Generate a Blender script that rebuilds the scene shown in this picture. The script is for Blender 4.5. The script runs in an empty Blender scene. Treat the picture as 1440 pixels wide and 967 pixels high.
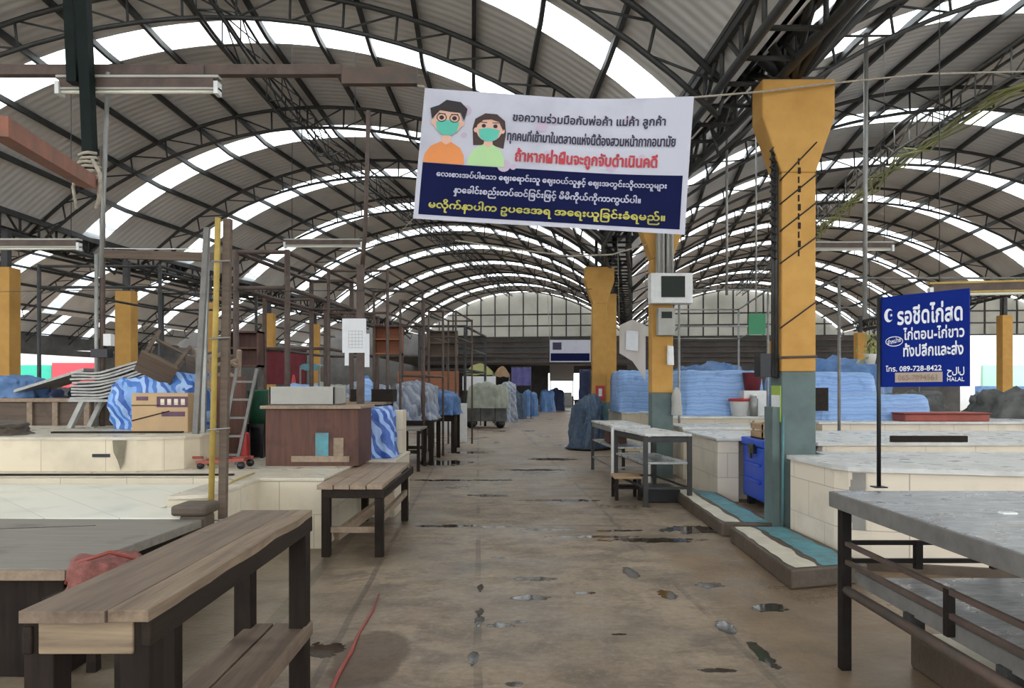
import bpy, bmesh, math, random
from mathutils import Vector, Matrix, noise
S = bpy.context.scene
COL = S.collection
R = math.radians
rnd = random.Random(7)
# ------------------------------------------------------------------ camera, light, exposure
EYE = 1.4
F, VX, VY = 1040.0, 720.0, 545.0            # focal length, principal column, horizon row of a 1440x967 frame
cd = bpy.data.cameras.new('camera'); cam = bpy.data.objects.new('camera', cd); COL.objects.link(cam)
cam.location = (0, 0, EYE); cam.rotation_euler = (R(90), 0, 0)
cd.sensor_width = 36; cd.lens = 26.0; cd.shift_y = 61.5/1440; cd.clip_start = .05; cd.clip_end = 500
S.camera = cam
W = bpy.data.worlds.new('overcast_sky'); S.world = W; W.use_nodes = True
bg = W.node_tree.nodes['Background']; bg.inputs[0].default_value = (.93, .97, 1, 1); bg.inputs[1].default_value = 4.6
S.view_settings.view_transform = 'Standard'; S.view_settings.look = 'None'
S.view_settings.gamma = 1; S.view_settings.use_curve_mapping = False; S.view_settings.exposure = 0.0
try:
    S.cycles.use_denoising = True; S.cycles.max_bounces = 8; S.cycles.transparent_max_bounces = 16; S.cycles.diffuse_bounces = 5
except Exception: pass

def lat(px, d): return (px-VX)/F*d
def hgt(py, d): return EYE-(py-VY)/F*d

# ------------------------------------------------------------------ materials
class NT:
    def __init__(s, name):
        s.m = bpy.data.materials.new(name); s.m.use_nodes = True; s.t = s.m.node_tree
        s.b = s.t.nodes['Principled BSDF']; s.out = s.t.nodes['Material Output']
    def n(s, typ, **kw):
        nd = s.t.nodes.new('ShaderNode'+typ)
        for k, v in kw.items():
            if k.startswith('_'): setattr(nd, k[1:], v)
            else: s.put(nd.inputs[int(k[1:])] if k[0] == 'i' and k[1:].isdigit() else nd.inputs[k], v)
        return nd
    def put(s, sock, v):
        if hasattr(v, 'is_output') or isinstance(v, bpy.types.NodeSocket): s.t.links.new(v, sock)
        elif isinstance(v, bpy.types.Node): s.t.links.new(v.outputs[0], sock)
        else:
            if isinstance(v, tuple) and len(v) == 3 and len(sock.default_value) == 4: v = (*v, 1)
            sock.default_value = v
    def math(s, op, a, b=0.0, clamp=False): return s.n('Math', _operation=op, _use_clamp=clamp, i0=a, i1=b).outputs[0]
    def mix(s, f, a, b):
        nd = s.n('Mix', _data_type='RGBA'); s.put(nd.inputs[0], f); s.put(nd.inputs[6], a); s.put(nd.inputs[7], b); return nd.outputs[2]
    def coord(s): return s.n('TexCoord').outputs['Object']
    def xyz(s):
        q = s.n('SeparateXYZ', i0=s.coord()); return q.outputs
    def noise(s, scale, det=4, rough=.55, vec=None, dist=0):
        nd = s.n('TexNoise', Scale=scale, Detail=det, Roughness=rough, Distortion=dist); s.put(nd.inputs['Vector'], vec if vec is not None else s.coord()); return nd.outputs[0]
    def ramp(s, f, a, b):
        nd = s.n('MapRange', i0=f, i1=a, i2=b); nd.clamp = True; return nd.outputs[0]
    def bump(s, h, strength=.3, dist=.01):
        nd = s.n('Bump', Strength=strength, Distance=dist, Height=h); s.put(s.b.inputs['Normal'], nd.outputs[0])
    def done(s, col=None, rough=None, metal=None, spec=None):
        if col is not None: s.put(s.b.inputs['Base Color'], col)
        if rough is not None: s.put(s.b.inputs['Roughness'], rough)
        if metal is not None: s.put(s.b.inputs['Metallic'], metal)
        if spec is not None: s.put(s.b.inputs['Specular IOR Level'], spec)
        return s.m
def plain(name, c, rough=.6, metal=0, var=.35, scale=6, dirt=None, bump=.15, spec=.4):
    t = NT(name); f = t.noise(scale, 5, .6)
    c2 = dirt or tuple(x*(1-var) for x in c)
    k = t.mix(t.ramp(f, .35, .7), c, c2)
    if bump: t.bump(t.noise(scale*6, 3), bump, .01)
    return t.done(k, rough, metal, spec)
def wood(name, c1, c2, axis='Y', rough=.65, sc=1.0, spec=.3):
    t = NT(name); s = {'X': (2, 26, 26), 'Y': (26, 2, 26), 'Z': (26, 26, 2)}[axis]
    mp = t.n('Mapping', Vector=t.coord(), Scale=tuple(x*sc for x in s))
    f = t.noise(1, 6, .65, mp.outputs[0]); g = t.noise(3, 3)
    k = t.mix(t.ramp(f, .3, .72), c1, c2)
    k = t.mix(t.ramp(g, .55, .8), k, tuple(x*.55 for x in c2))
    t.bump(f, .35, .006)
    return t.done(k, rough, 0, spec)
def tile(name, c, w=.6, h=.3, grout=None):
    t = NT(name); x = t.xyz()
    v = t.n('CombineXYZ', i0=t.math('ADD', x[0], x[1]), i1=x[2]).outputs[0]
    br = t.n('TexBrick', Vector=v, Scale=1.0); br.offset = 0.5
    for k, q in (('Mortar Size', .004), ('Brick Width', w), ('Row Height', h), ('Mortar Smooth', .3)): br.inputs[k].default_value = q
    g = grout or tuple(a*.55 for a in c)
    t.put(br.inputs['Color1'], c); t.put(br.inputs['Color2'], tuple(a*.94 for a in c)); t.put(br.inputs['Mortar'], g)
    k = t.mix(t.ramp(t.noise(2.5, 5), .5, .8), br.outputs[0], tuple(a*.72 for a in c))
    return t.done(k, .32, 0, .45)
def striped(name, cols, axis=2, period=.14, rough=.45, wob=.05, fine=0):
    """woven plastic sheet with printed stripes"""
    t = NT(name); x = t.xyz()
    a = x[axis] if isinstance(axis, int) else t.math('ADD', t.math('MULTIPLY', x[0], axis[0]), t.math('ADD', t.math('MULTIPLY', x[1], axis[1]), t.math('MULTIPLY', x[2], axis[2])))
    nz = t.math('MULTIPLY', t.math('SUBTRACT', t.noise(2.5, 2), .5), wob*2)
    fr = t.math('FRACT', t.math('DIVIDE', t.math('ADD', a, nz), period))
    k = cols[0]
    st = 1.0/len(cols)
    for i, c in enumerate(cols[1:], 1):
        k = t.mix(t.math('GREATER_THAN', fr, i*st), k, c)
    k = t.mix(t.ramp(t.noise(5, 5), .55, .85), k, tuple(v*.6 for v in cols[0]))
    t.bump(t.noise(9, 4), .5, .03)
    return t.done(k, rough, 0, .4)

M = {}
def corr(name, c, c2):
    t = NT(name); x = t.xyz()
    wv = t.math('SINE', t.math('MULTIPLY', x[1], 2*math.pi/.17))
    k = t.mix(t.ramp(t.noise(.9, 5, .6), .4, .75), c, c2)
    k = t.mix(t.ramp(t.noise(.35, 3), .62, .8), k, tuple(a*.6 for a in c2))
    t.bump(wv, .35, .015)
    return t.done(k, .6, .0, .25)
M['roof'] = corr('roof_sheet', (.68, .66, .625), (.56, .54, .51))
t = NT('skylight_sheet')
tr = t.n('BsdfTransparent', Color=(.93, .96, .97)); tl = t.n('BsdfTranslucent', Color=(.8, .84, .85)); mx = t.n('MixShader', i0=.3, i1=tr.outputs[0], i2=tl.outputs[0])
t.t.links.new(mx.outputs[0], t.out.inputs[0]); M['sky'] = t.m
M['steel'] = plain('dark_steel', (.05, .05, .048), .55, .2, .35, 8)
M['rusty'] = plain('rusty_steel', (.12, .078, .058), .7, .1, .4, 7, (.07, .06, .052))
M['rust_red'] = plain('rust_red_steel', (.3, .12, .075), .75, 0, .4, 7, (.17, .09, .065))
M['grey_metal'] = plain('galvanised_steel', (.33, .33, .31), .45, .5, .3, 7)
M['grey_pole'] = plain('weathered_pole', (.2, .19, .175), .6, .2, .35, 9)
M['brown_pole'] = plain('brown_painted_pole', (.11, .075, .06), .6, .1, .4, 9)
M['yellow'] = plain('ochre_paint', (.55, .305, .08), .65, 0, .2, 3, (.44, .23, .055), spec=.25)
M['yellow_dull'] = plain('faded_yellow_paint', (.47, .34, .08), .6, 0, .3, 9, (.33, .22, .06))
M['teal_grey'] = plain('grey_green_paint', (.125, .17, .16), .55, 0, .3, 3, (.085, .115, .11), spec=.25)
M['teal'] = plain('turquoise_paint', (.09, .3, .35), .6, 0, .35, 9, (.1, .17, .18), bump=.5)
M['green_steel'] = plain('dark_green_steel', (.008, .014, .012), .6, 0, .3, 8, spec=.12)
M['concrete'] = plain('grey_concrete', (.3, .28, .25), .8, 0, .3, 3, bump=.4)
M['patch'] = plain('bare_cement', (.23, .2, .14), .85, 0, .4, 6)
M['concrete_dark'] = plain('wet_dark_concrete', (.1, .074, .052), .5, 0, .4, 4, bump=.5)
M['cream_edge'] = plain('cream_paint', (.6, .55, .44), .6, 0, .25, 5)
M['tile'] = tile('cream_tile', (.68, .6, .46))
M['tile_warm'] = tile('warm_cream_tile', (.66, .57, .42))
M['tile_pink'] = tile('pinkish_cream_tile', (.76, .67, .54), .55, .3)
M['tile_top'] = tile('pale_tile_top', (.74, .73, .63), .5, .5)
t = NT('wet_cement_top'); f = t.noise(3.5, 6, .65)
M['top_beige'] = None
M['top_grey'] = t.done(t.mix(t.ramp(f, .35, .7), (.66, .66, .63), (.47, .46, .43)), t.ramp(t.noise(5, 3), .2, .9), 0, .5)
t = NT('worn_beige_top'); f = t.noise(3.5, 6, .65)
M['top_beige'] = t.done(t.mix(t.ramp(f, .35, .7), (.62, .56, .45), (.45, .4, .31)), t.ramp(t.noise(5, 3), .1, 1.1), 0, .4)
M['wood_bench'] = wood('weathered_bench_wood', (.225, .165, .118), (.115, .08, .058))
M['wood_bench_light'] = wood('worn_bench_edge', (.3, .22, .145), (.125, .088, .062))
M['wood_bench_x'] = wood('weathered_bench_end', (.36, .27, .17), (.14, .1, .07), 'X')
M['wood_dark'] = wood('dark_wet_wood', (.032, .023, .017), (.016, .012, .01), spec=.12)
M['wood_dark_z'] = wood('dark_wet_wood_upright', (.03, .021, .016), (.015, .011, .009), 'Z', spec=.12)
M['wood_mid'] = wood('mid_brown_wood', (.34, .25, .175), (.21, .155, .11))
M['wood_grey'] = wood('grey_board_top', (.25, .225, .19), (.165, .148, .122), 'X', .5)
M['wood_red'] = wood('reddish_brown_board', (.125, .055, .037), (.07, .034, .026), 'Z', .6)
M['wood_brown'] = wood('brown_stall_board', (.15, .105, .075), (.08, .06, .045), 'X')
M['wood_orange'] = wood('orange_board', (.34, .13, .06), (.22, .085, .045), 'X')
M['wood_pale'] = wood('pale_crate_wood', (.45, .3, .17), (.3, .19, .11), 'X')
M['card'] = plain('cardboard', (.5, .34, .19), .85, 0, .15, 4, bump=.05)
M['card_print'] = plain('purple_print', (.15, .08, .12), .8, bump=0)
M['white'] = plain('white_paint', (.72, .72, .7), .5, 0, .15, 6)
M['paper'] = plain('paper', (.74, .74, .75), .8, 0, .08, 9, bump=0)
M['pinkish'] = plain('pinkish_vinyl', (.55, .47, .47), .7, 0, .3, 3, (.5, .48, .38), bump=0)
M['off'] = plain('greyish_plastic', (.38, .37, .33), .55, 0, .12, 5)
M['grey_sheet'] = plain('grey_corrugated_plastic', (.42, .41, .38), .5, 0, .25, 12)
M['black'] = plain('black_plastic', (.012, .012, .014), .4, 0, .2, 8)
M['screen'] = plain('dark_screen', (.008, .014, .009), .6, 0, .1, 2, bump=0)
M['blue_cooler'] = plain('blue_plastic', (.012, .055, .42), .4, 0, .35, 4, (.015, .09, .5))
M['blue'] = plain('blue_sheet', (.1, .21, .43), .5, 0, .4, 4, bump=.4)
M['navy_net'] = plain('navy_netting', (.04, .075, .14), .7, 0, .6, 14, (.12, .15, .19), bump=.9)
M['dkblue'] = plain('dark_blue_cloth', (.03, .04, .1), .7, 0, .4, 7, bump=.5)
M['red'] = plain('red_plastic', (.5, .04, .035), .45, 0, .3, 7)
M['redbrown'] = plain('faded_red_plastic', (.33, .07, .05), .5, 0, .3, 6)
M['pinkmesh'] = plain('faded_red_mesh_bag', (.33, .12, .1), .8, 0, .5, 22, (.14, .05, .04), bump=1)
M['green'] = plain('green_plastic', (.02, .11, .06), .5, 0, .4, 5)
M['greensign'] = plain('green_sign_board', (.03, .2, .09), .5, 0, .15, 4)
M['lime'] = plain('lime_sticker', (.36, .5, .08), .6, 0, .1, 4, bump=0)
M['maroon'] = plain('maroon_cloth', (.16, .02, .03), .7, 0, .3, 5)
M['black_iron'] = plain('blackened_iron', (.018, .014, .012), .55, .1, .4, 8, spec=.2)
M['rope'] = plain('pale_rope', (.45, .4, .32), .9, 0, .3, 30, bump=.6)
M['tarp_grey'] = striped('grey_blue_tarp', [(.28, .31, .38), (.4, .41, .44), (.2, .24, .33)], (.6, .6, .5), .16, .6, .14)
M['tarp_olive'] = plain('olive_grey_tarp', (.36, .37, .3), .7, 0, .4, 4, (.22, .24, .2), bump=.7)
M['tarp_dark'] = plain('dark_grey_tarp', (.13, .13, .12), .7, 0, .5, 3, (.05, .05, .05), bump=.8)
M['tarp_light'] = striped('light_blue_striped_tarp', [(.22, .36, .64), (.28, .43, .7), (.24, .385, .66), (.19, .33, .6), (.26, .41, .68)], 2, .13, .5, .07)
M['tarp_sack'] = striped('blue_white_striped_sack', [(.3, .45, .78), (.03, .09, .36), (.36, .5, .8), (.05, .12, .42)], (.75, .4, .75), .26, .45, .22)
M['tarp_cloth'] = striped('blue_white_striped_sheet', [(.04, .12, .42), (.22, .4, .74), (.06, .18, .52), (.36, .52, .8)], (.8, .3, .5), .2, .45, .3)
M['purple'] = plain('purple_cloth', (.13, .12, .32), .7, 0, .3, 4, bump=.4)
M['yellowgreen'] = plain('yellow_green_canopy', (.42, .42, .16), .6, 0, .2, 3)
M['tan'] = plain('tan_canopy', (.42, .27, .15), .6, 0, .2, 3)
t = NT('brushed_steel'); mp = t.n('Mapping', Vector=t.coord(), Scale=(3, 14, 3)); f = t.noise(2.2, 6, .7, mp.outputs[0], .8)
t.bump(f, .35, .01)
M['steel_top'] = t.done(t.mix(t.ramp(f, .3, .7), (.6, .61, .61), (.28, .285, .285)), t.ramp(t.noise(6, 4), .2, 1.0), .6, .5)
t = NT('translucent_gable'); k = t.mix(t.ramp(t.noise(.7, 4), .35, .7), (.29, .275, .235), (.2, .195, .165))
tl = t.n('BsdfTranslucent', Color=k); t.put(t.b.inputs[0], k); mx = t.n('MixShader', i0=.35, i1=t.b.outputs[0], i2=tl.outputs[0])
t.t.links.new(mx.outputs[0], t.out.inputs[0]); M['gable'] = t.m
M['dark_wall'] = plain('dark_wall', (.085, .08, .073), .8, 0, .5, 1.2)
M['facade'] = plain('outside_plaster', (.75, .75, .73), .8, 0, .1, 1)
M['facade_green'] = plain('outside_green_wall', (.35, .62, .45), .8, 0, .1, 1)
M['ext_red'] = plain('red_shop_board', (.75, .08, .1), .6, 0, .1, 2)
M['ext_green'] = plain('green_shop_board', (.05, .5, .35), .6, 0, .1, 2)
t = NT('fluorescent_tube_off'); M['tube'] = t.done((.62, .6, .5), .25, 0, .5)

# ------------------------------------------------------------------ mesh helpers
class MB:
    def __init__(s): s.v = []; s.f = []; s.mi = []; s.cur = 0; s.sm = []
    def add(s, vs, fs, smooth=False):
        b = len(s.v); s.v += [tuple(v) for v in vs]
        for f in fs: s.f.append(tuple(b+i for i in f)); s.mi.append(s.cur); s.sm.append(smooth)
        return s
    def hexa(s, p):
        return s.add(p, [(0, 3, 2, 1), (4, 5, 6, 7), (0, 1, 5, 4), (1, 2, 6, 5), (2, 3, 7, 6), (3, 0, 4, 7)])
    def box(s, x0, x1, y0, y1, z0, z1):
        return s.hexa([(x0, y0, z0), (x1, y0, z0), (x1, y1, z0), (x0, y1, z0), (x0, y0, z1), (x1, y0, z1), (x1, y1, z1), (x0, y1, z1)])
    def bar(s, p, q, w, h=None, up=(0, 0, 1)):
        h = h or w; p = Vector(p); q = Vector(q); d = (q-p).normalized(); u = Vector(up)
        if abs(d.dot(u)) > .95: u = Vector((0, 1, 0))
        a = d.cross(u).normalized()*(w/2); b = a.cross(d).normalized()*(h/2)
        return s.hexa([p-a-b, p+a-b, p+a+b, p-a+b, q-a-b, q+a-b, q+a+b, q-a+b])
    def tube(s, pts, r, n=8, cap=True):
        pts = [Vector(p) for p in pts]; rr = r if isinstance(r, (list, tuple)) else [r]*len(pts)
        vs = []; u = None
        for i, p in enumerate(pts):
            d = (pts[min(i+1, len(pts)-1)]-pts[max(i-1, 0)])
            d = d.normalized() if d.length > 1e-9 else Vector((0, 0, 1))
            if u is None: u = Vector((0, 0, 1)) if abs(d.z) < .9 else Vector((1, 0, 0))
            a = d.cross(u).normalized(); u = a.cross(d).normalized()
            for k in range(n):
                an = 2*math.pi*k/n; vs.append(p+(a*math.cos(an)+u*math.sin(an))*rr[i])
        fs = []
        for i in range(len(pts)-1):
            for k in range(n): fs.append((i*n+k, i*n+(k+1) % n, (i+1)*n+(k+1) % n, (i+1)*n+k))
        if cap: fs.append(tuple(range(n-1, -1, -1))); fs.append(tuple((len(pts)-1)*n+k for k in range(n)))
        return s.add(vs, fs, True)
    def prism(s, poly, z0, z1):
        n = len(poly); z0f = z0 if callable(z0) else (lambda x, y: z0)
        vs = [(x, y, z0f(x, y)) for x, y in poly]+[(x, y, z1) for x, y in poly]
        fs = [tuple(range(n-1, -1, -1)), tuple(range(n, 2*n))]+[(i, (i+1) % n, n+(i+1) % n, n+i) for i in range(n)]
        return s.add(vs, fs)
    def sheet(s, rows, smooth=True, closed=False):
        m = len(rows[0]); vs = [p for r in rows for p in r]; fs = []
        for i in range(len(rows)-1):
            for j in range(m-1+(1 if closed else 0)):
                fs.append((i*m+j, i*m+(j+1) % m, (i+1)*m+(j+1) % m, (i+1)*m+j))
        return s.add(vs, fs, smooth)
    def lathe(s, prof, n=20, c=(0, 0)):
        rows = [[(c[0]+r*math.cos(2*math.pi*k/n), c[1]+r*math.sin(2*math.pi*k/n), z) for k in range(n)] for r, z in prof]
        s.sheet(rows, True, True); b = len(s.v)-n*len(prof)
        s.f.append(tuple(b+k for k in range(n-1, -1, -1))); s.f.append(tuple(b+(len(prof)-1)*n+k for k in range(n)))
        s.mi += [s.cur]*2; s.sm += [False]*2
        return s
    def drape(s, w, d, h, seed=0, flare=.06, fold=.05, lump=.05, ex=5, sag=.0, nu=72, top=0.0):
        """cloth over a pile: a rounded block with folds, standing on z = 0"""
        lv = [(1+flare, 0), (1+flare*.8, .07), (1+flare*.6, .17), (1+flare*.4, .3), (1+flare*.2, .43), (1.0, .57), (.995, .7), (.985, .81), (.96, .91), (.91, .97), (.82, 1.0), (.65, 1.0+top*.4), (.45, 1.0+top*.75), (.2, 1.0+top), (.02, 1.0+top)]
        rows = []
        for li, (r, z) in enumerate(lv):
            row = []
            for k in range(nu):
                a = 2*math.pi*k/nu; c, sn = math.cos(a), math.sin(a)
                e = 2.0/ex; x = math.copysign(abs(c)**e, c); y = math.copysign(abs(sn)**e, sn)
                px, py, pz = x*r*w/2, y*r*d/2, z*h
                g = noise.noise((x*w*3.1+seed*7.3, y*d*3.1, z*.9+seed)) * fold*(1.2-z)
                g += noise.noise((x*w*8+seed, y*d*8, z*3.2))*fold*.5+noise.noise((x*w*17+seed, y*d*17, z*9))*fold*.25
                q = 1+g/max(.2, min(w, d)/2)
                if z > .5: pz += lump*noise.noise((px*2.3+seed*3, py*2.3, seed*1.7))*min(1, (z-.5)*2.5)+lump*.5*noise.noise((px*7+seed*3, py*7, seed*1.7))+lump*.3*noise.noise((px*15, py*15+seed, seed))
                if li == 0: pz = max(0, .015*noise.noise((x*5, y*5, seed)))
                row.append((px*q, py*q, pz))
            rows.append(row)
        s.sheet(rows, True, True); b = len(s.v)-nu
        s.f.append(tuple(b+k for k in range(nu))); s.mi.append(s.cur); s.sm.append(True)
        return s
    def mesh(s, name, mats, off=None):
        me = bpy.data.meshes.new(name); me.from_pydata(s.v, [], s.f)
        for m in (mats if isinstance(mats, (list, tuple)) else [mats]): me.materials.append(M[m] if isinstance(m, str) else m)
        me.polygons.foreach_set('material_index', s.mi); me.polygons.foreach_set('use_smooth', s.sm)
        if off is not None: me.transform(Matrix.Translation(-Vector(off)))
        me.update(); return me
def obj(name, mb, mats, parent=None, bevel=0, off=None, label=None):
    o = bpy.data.objects.new(name, mb.mesh(name, mats, off)); COL.objects.link(o)
    if parent is not None: o.parent = parent
    if bevel:
        b = o.modifiers.new('edge', 'BEVEL'); b.width = bevel; b.segments = 2; b.limit_method = 'ANGLE'
    if label: o['label'] = label
    return o
def thing(name, label, cat, loc=(0, 0, 0), rz=0, group=None):
    o = bpy.data.objects.new(name, None); COL.objects.link(o); o.location = loc; o.rotation_euler = (0, 0, rz)
    o.empty_display_size = .1; o['label'] = label; o['category'] = cat
    if group: o['group'] = group
    return o
def solo(name, mb, mats, label, cat, loc=(0, 0, 0), rz=0, group=None, bevel=0, rx=0, ry=0):
    o = obj(name, mb, mats, None, bevel); o.location = loc; o.rotation_euler = (rx, ry, rz)
    o['label'] = label; o['category'] = cat
    if group: o['group'] = group
    return o
def struct(name, mb, mats, parent=None, label=None, cat=None):
    o = obj(name, mb, mats, parent)
    if parent is None: o['kind'] = 'structure'
    if label: o['label'] = label; o['category'] = cat or name.split('_')[0]
    return o
def dup(root, loc, rz=None, label=None, scale=None):
    r = root.copy(); COL.objects.link(r); r.location = loc
    if rz is not None: r.rotation_euler = (0, 0, rz)
    if label: r['label'] = label
    if scale: r.scale = scale
    for ch in list(root.children):
        c = ch.copy(); COL.objects.link(c); c.parent = r
        for g in ch.children:
            q = g.copy(); COL.objects.link(q); q.parent = c
    return r

# ------------------------------------------------------------------ floor
def floor_material():
    t = NT('wet_market_floor'); x = t.xyz(); X, Y = x[0], x[1]
    wob = t.math('MULTIPLY', t.math('SUBTRACT', t.noise(1.7, 4), .5), .5)
    xa = t.math('ADD', X, t.math('MULTIPLY', Y, .046))          # across the aisle, square to its near stretch
    xw = t.math('ADD', xa, wob)
    big = t.noise(.8, 6, .62); mid = t.noise(3.2, 6, .65); fine = t.noise(22, 4, .6)
    base = t.mix(t.ramp(big, .38, .62), (.3, .228, .155), (.2, .146, .095))
    base = t.mix(t.math('MULTIPLY', t.ramp(mid, .48, .62), .75), base, (.14, .104, .074))
    strk = t.noise(3.0, 8, .75, t.n('Mapping', Vector=t.coord(), Scale=(.6, 1.3, 1)).outputs[0], .8)
    base = t.mix(t.math('MULTIPLY', t.ramp(strk, .52, .62), .5), base, (.1, .074, .052))
    base = t.mix(t.math('MULTIPLY', t.ramp(strk, .47, .36), .4), base, (.37, .29, .205))
    base = t.mix(t.math('MULTIPLY', t.ramp(fine, .52, .64), .25), base, (.11, .085, .062))
    base = t.mix(t.math('MULTIPLY', t.ramp(fine, .44, .34), .2), base, (.45, .39, .32))
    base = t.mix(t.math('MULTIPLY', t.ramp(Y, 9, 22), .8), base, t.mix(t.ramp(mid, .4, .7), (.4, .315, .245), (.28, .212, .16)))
    # sandy ground beside the slab on both sides
    rs = t.ramp(xw, 1.5, 1.66); near = t.ramp(Y, 7.2, 6.2)
    base = t.mix(t.math('MULTIPLY', rs, near), base, t.mix(t.ramp(mid, .35, .7), (.24, .165, .095), (.15, .1, .06)))
    ls = t.ramp(xw, -1.02, -1.2); base = t.mix(t.math('MULTIPLY', ls, t.ramp(Y, 9, 7)), base, t.mix(t.ramp(mid, .35, .7), (.27, .215, .15), (.16, .12, .08)))
    wet = t.ramp(t.noise(.65, 5, .6, None, .4), .42, .66)
    # joints
    def line(val, at, w): return t.math('LESS_THAN', t.math('ABSOLUTE', t.math('SUBTRACT', val, at)), w)
    jw = t.math('ADD', xa, t.math('MULTIPLY', wob, .05))
    brk = t.ramp(t.noise(1.1, 4), .42, .56)
    dark = t.math('MULTIPLY', line(jw, 0.0, .022), brk)
    dark = t.math('MAXIMUM', dark, t.math('MULTIPLY', line(t.math('ADD', xa, t.math('MULTIPLY', wob, .25)), 1.42, .022), brk))
    dark = t.math('MAXIMUM', dark, line(t.math('ADD', xa, t.math('MULTIPLY', wob, .06)), -.78, .02))
    dark = t.math('MAXIMUM', dark, t.math('MULTIPLY', t.math('MULTIPLY', line(xa, -1.22, .05), t.ramp(Y, 8, 7.8)), .7))
    for yy in (7.55, 10.3, 13.4, 17.5, 22): 
        dark = t.math('MAXIMUM', dark, t.math('MULTIPLY', line(t.math('ADD', t.math('ADD', Y, t.math('MULTIPLY', X, .05)), t.math('MULTIPLY', wob, .25)), yy, .035), t.math('MULTIPLY', brk, t.math('LESS_THAN', t.math('ABSOLUTE', X), 1.7))))
    # puddles and wet stains: centre x, y, half sizes, darkness
    pud = None; stain = None
    P = [(-.2, 4.5, .03, .22), (-.2, 3.82, .025, .12), (-.22, 5.2, .02, .1), (.11, 4.93, .12, .07), (.16, 5.42, .14, .06), (-.07, 4.36, .08, .05), (.03, 4.42, .05, .03),
         (-.65, 7.5, .34, .07), (-.2, 7.45, .18, .05), (.75, 6.95, .4, .06), (1.3, 6.8, .45, .1), (1.75, 7.3, .3, .2), (1.05, 7.25, .25, .05), (1.4, 5.25, .1, .08), (1.02, 3.66, .1, .03), (1.62, 4.7, .12, .1), (.35, 7.3, .3, .05),
         (-1.3, 13.8, .5, .5), (-.8, 11.2, .9, .1), (.3, 12.6, .7, .12), (.6, 9.2, .5, .1), (-.3, 9.6, .3, .12), (-.9, 16, .5, .3), (.8, 14.5, .5, .25), (1.05, 5.0, .06, .1), (.9, 5.6, .05, .16), (1.25, 4.35, .05, .15), (1.32, 3.9, .04, .2), (-1.0, 3.95, .1, .12), (.5, 5.05, .08, .04), (-.1, 6.1, .07, .03), (.0, 3.5, .05, .03), (.6, 4.2, .05, .02)]
    ww = t.math('ADD', t.math('MULTIPLY', t.math('SUBTRACT', t.noise(6, 5, .65), .5), 5.0), t.math('MULTIPLY', t.math('SUBTRACT', t.noise(17, 4), .5), 2.0))
    for (a, b, rx, ry) in P:
        dx = t.math('DIVIDE', t.math('SUBTRACT', X, a), rx); dy = t.math('DIVIDE', t.math('SUBTRACT', Y, b), ry)
        q = t.math('ADD', t.math('ADD', t.math('MULTIPLY', dx, dx), t.math('MULTIPLY', dy, dy)), ww)
        e = t.math('SUBTRACT', 1.1, q, True)
        pud = e if pud is None else t.math('MAXIMUM', pud, e)
    pm = t.ramp(pud, .05, .3)
    dx = t.math('DIVIDE', t.math('SUBTRACT', X, -.74), .2); dy = t.math('DIVIDE', t.math('SUBTRACT', Y, 3.85), .42)
    sm = t.ramp(t.math('SUBTRACT', 1.2, t.math('ADD', t.math('ADD', t.math('MULTIPLY', dx, dx), t.math('MULTIPLY', dy, dy)), t.math('MULTIPLY', ww, .2)), True), .1, .4)
    base = t.mix(t.math('MULTIPLY', wet, .45), base, (.12, .092, .068))
    base = t.mix(t.math('MULTIPLY', sm, .8), base, (.085, .052, .03))
    base = t.mix(t.math('MULTIPLY', pm, .93), base, (.026, .018, .012))
    base = t.mix(t.math('MULTIPLY', dark, .5), base, (.045, .034, .025))
    wetm = t.math('MAXIMUM', t.math('MULTIPLY', wet, .7), pm, True)
    rough = t.n('MapRange', i0=wetm, i1=0.0, i2=1.0, i3=.62, i4=.06).outputs[0]
    rough = t.math('ADD', rough, t.math('MULTIPLY', t.math('SUBTRACT', fine, .5), .12), True)
    h = t.math('MULTIPLY', t.math('ADD', mid, t.math('MULTIPLY', fine, .5)), t.math('SUBTRACT', 1.0, t.math('MULTIPLY', t.math('MAXIMUM', pm, t.math('MULTIPLY', wet, .5)), .97)))
    t.bump(h, .7, .015)
    return t.done(base, rough, 0, t.n('MapRange', i0=pm, i1=0.0, i2=1.0, i3=.4, i4=.2).outputs[0])
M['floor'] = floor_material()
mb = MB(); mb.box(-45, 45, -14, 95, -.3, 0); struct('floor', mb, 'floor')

# ------------------------------------------------------------------ roof
# frame: distance, centre x of the main bay, skew of the arch plane
FR = [(-9.4, -3.1, .03), (-5.8, -3.2, .03), (-2.2, -3.3, .04), (1.5, -3.4, .04), (5.2, -3.55, .04), (8.7, -3.65, .04), (11.45, -3.8, .06), (15.87, -3.75, -.1), (18.98, -3.2, -.12),
      (22.3, -2.68, -.12), (25.55, -2.12, -.12), (28.9, -1.58, -.12), (32.5, -1.0, -.12), (36.0, -.42, -.12), (39.4, .14, -.12), (42.6, .66, -.12), (45.9, 1.2, -.12), (49.2, 1.75, -.12), (52.5, 2.3, -.12), (55.8, 2.85, -.12)]
KE = 15                                        # the gable wall stands here
RAD, RIDGE, HALF = 8.25, EYE+5.5, 5.85
SHX, SHY = 11.78, -.95
def zarc(s): return RIDGE-RAD+math.sqrt(RAD*RAD-s*s)
def apt(k, bay, s, dn=0.0, dz=0.0):
    """point of arch k of a bay, s metres across from the ridge, dn metres on along the bay"""
    D, X, sk = FR[k]; n = math.hypot(1, sk)
    return Vector((X+bay*SHX+s/n-dn*sk/n, D+bay*SHY+s*sk/n+dn/n, zarc(s)+dz))
SW = .36
NA = 40
SS = [-HALF+2*HALF*i/NA for i in range(NA+1)]
BAYS = {-2: 'outermost left bay', -1: 'left bay', 0: 'middle bay', 1: 'right bay', 2: 'far right bay'}
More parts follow.
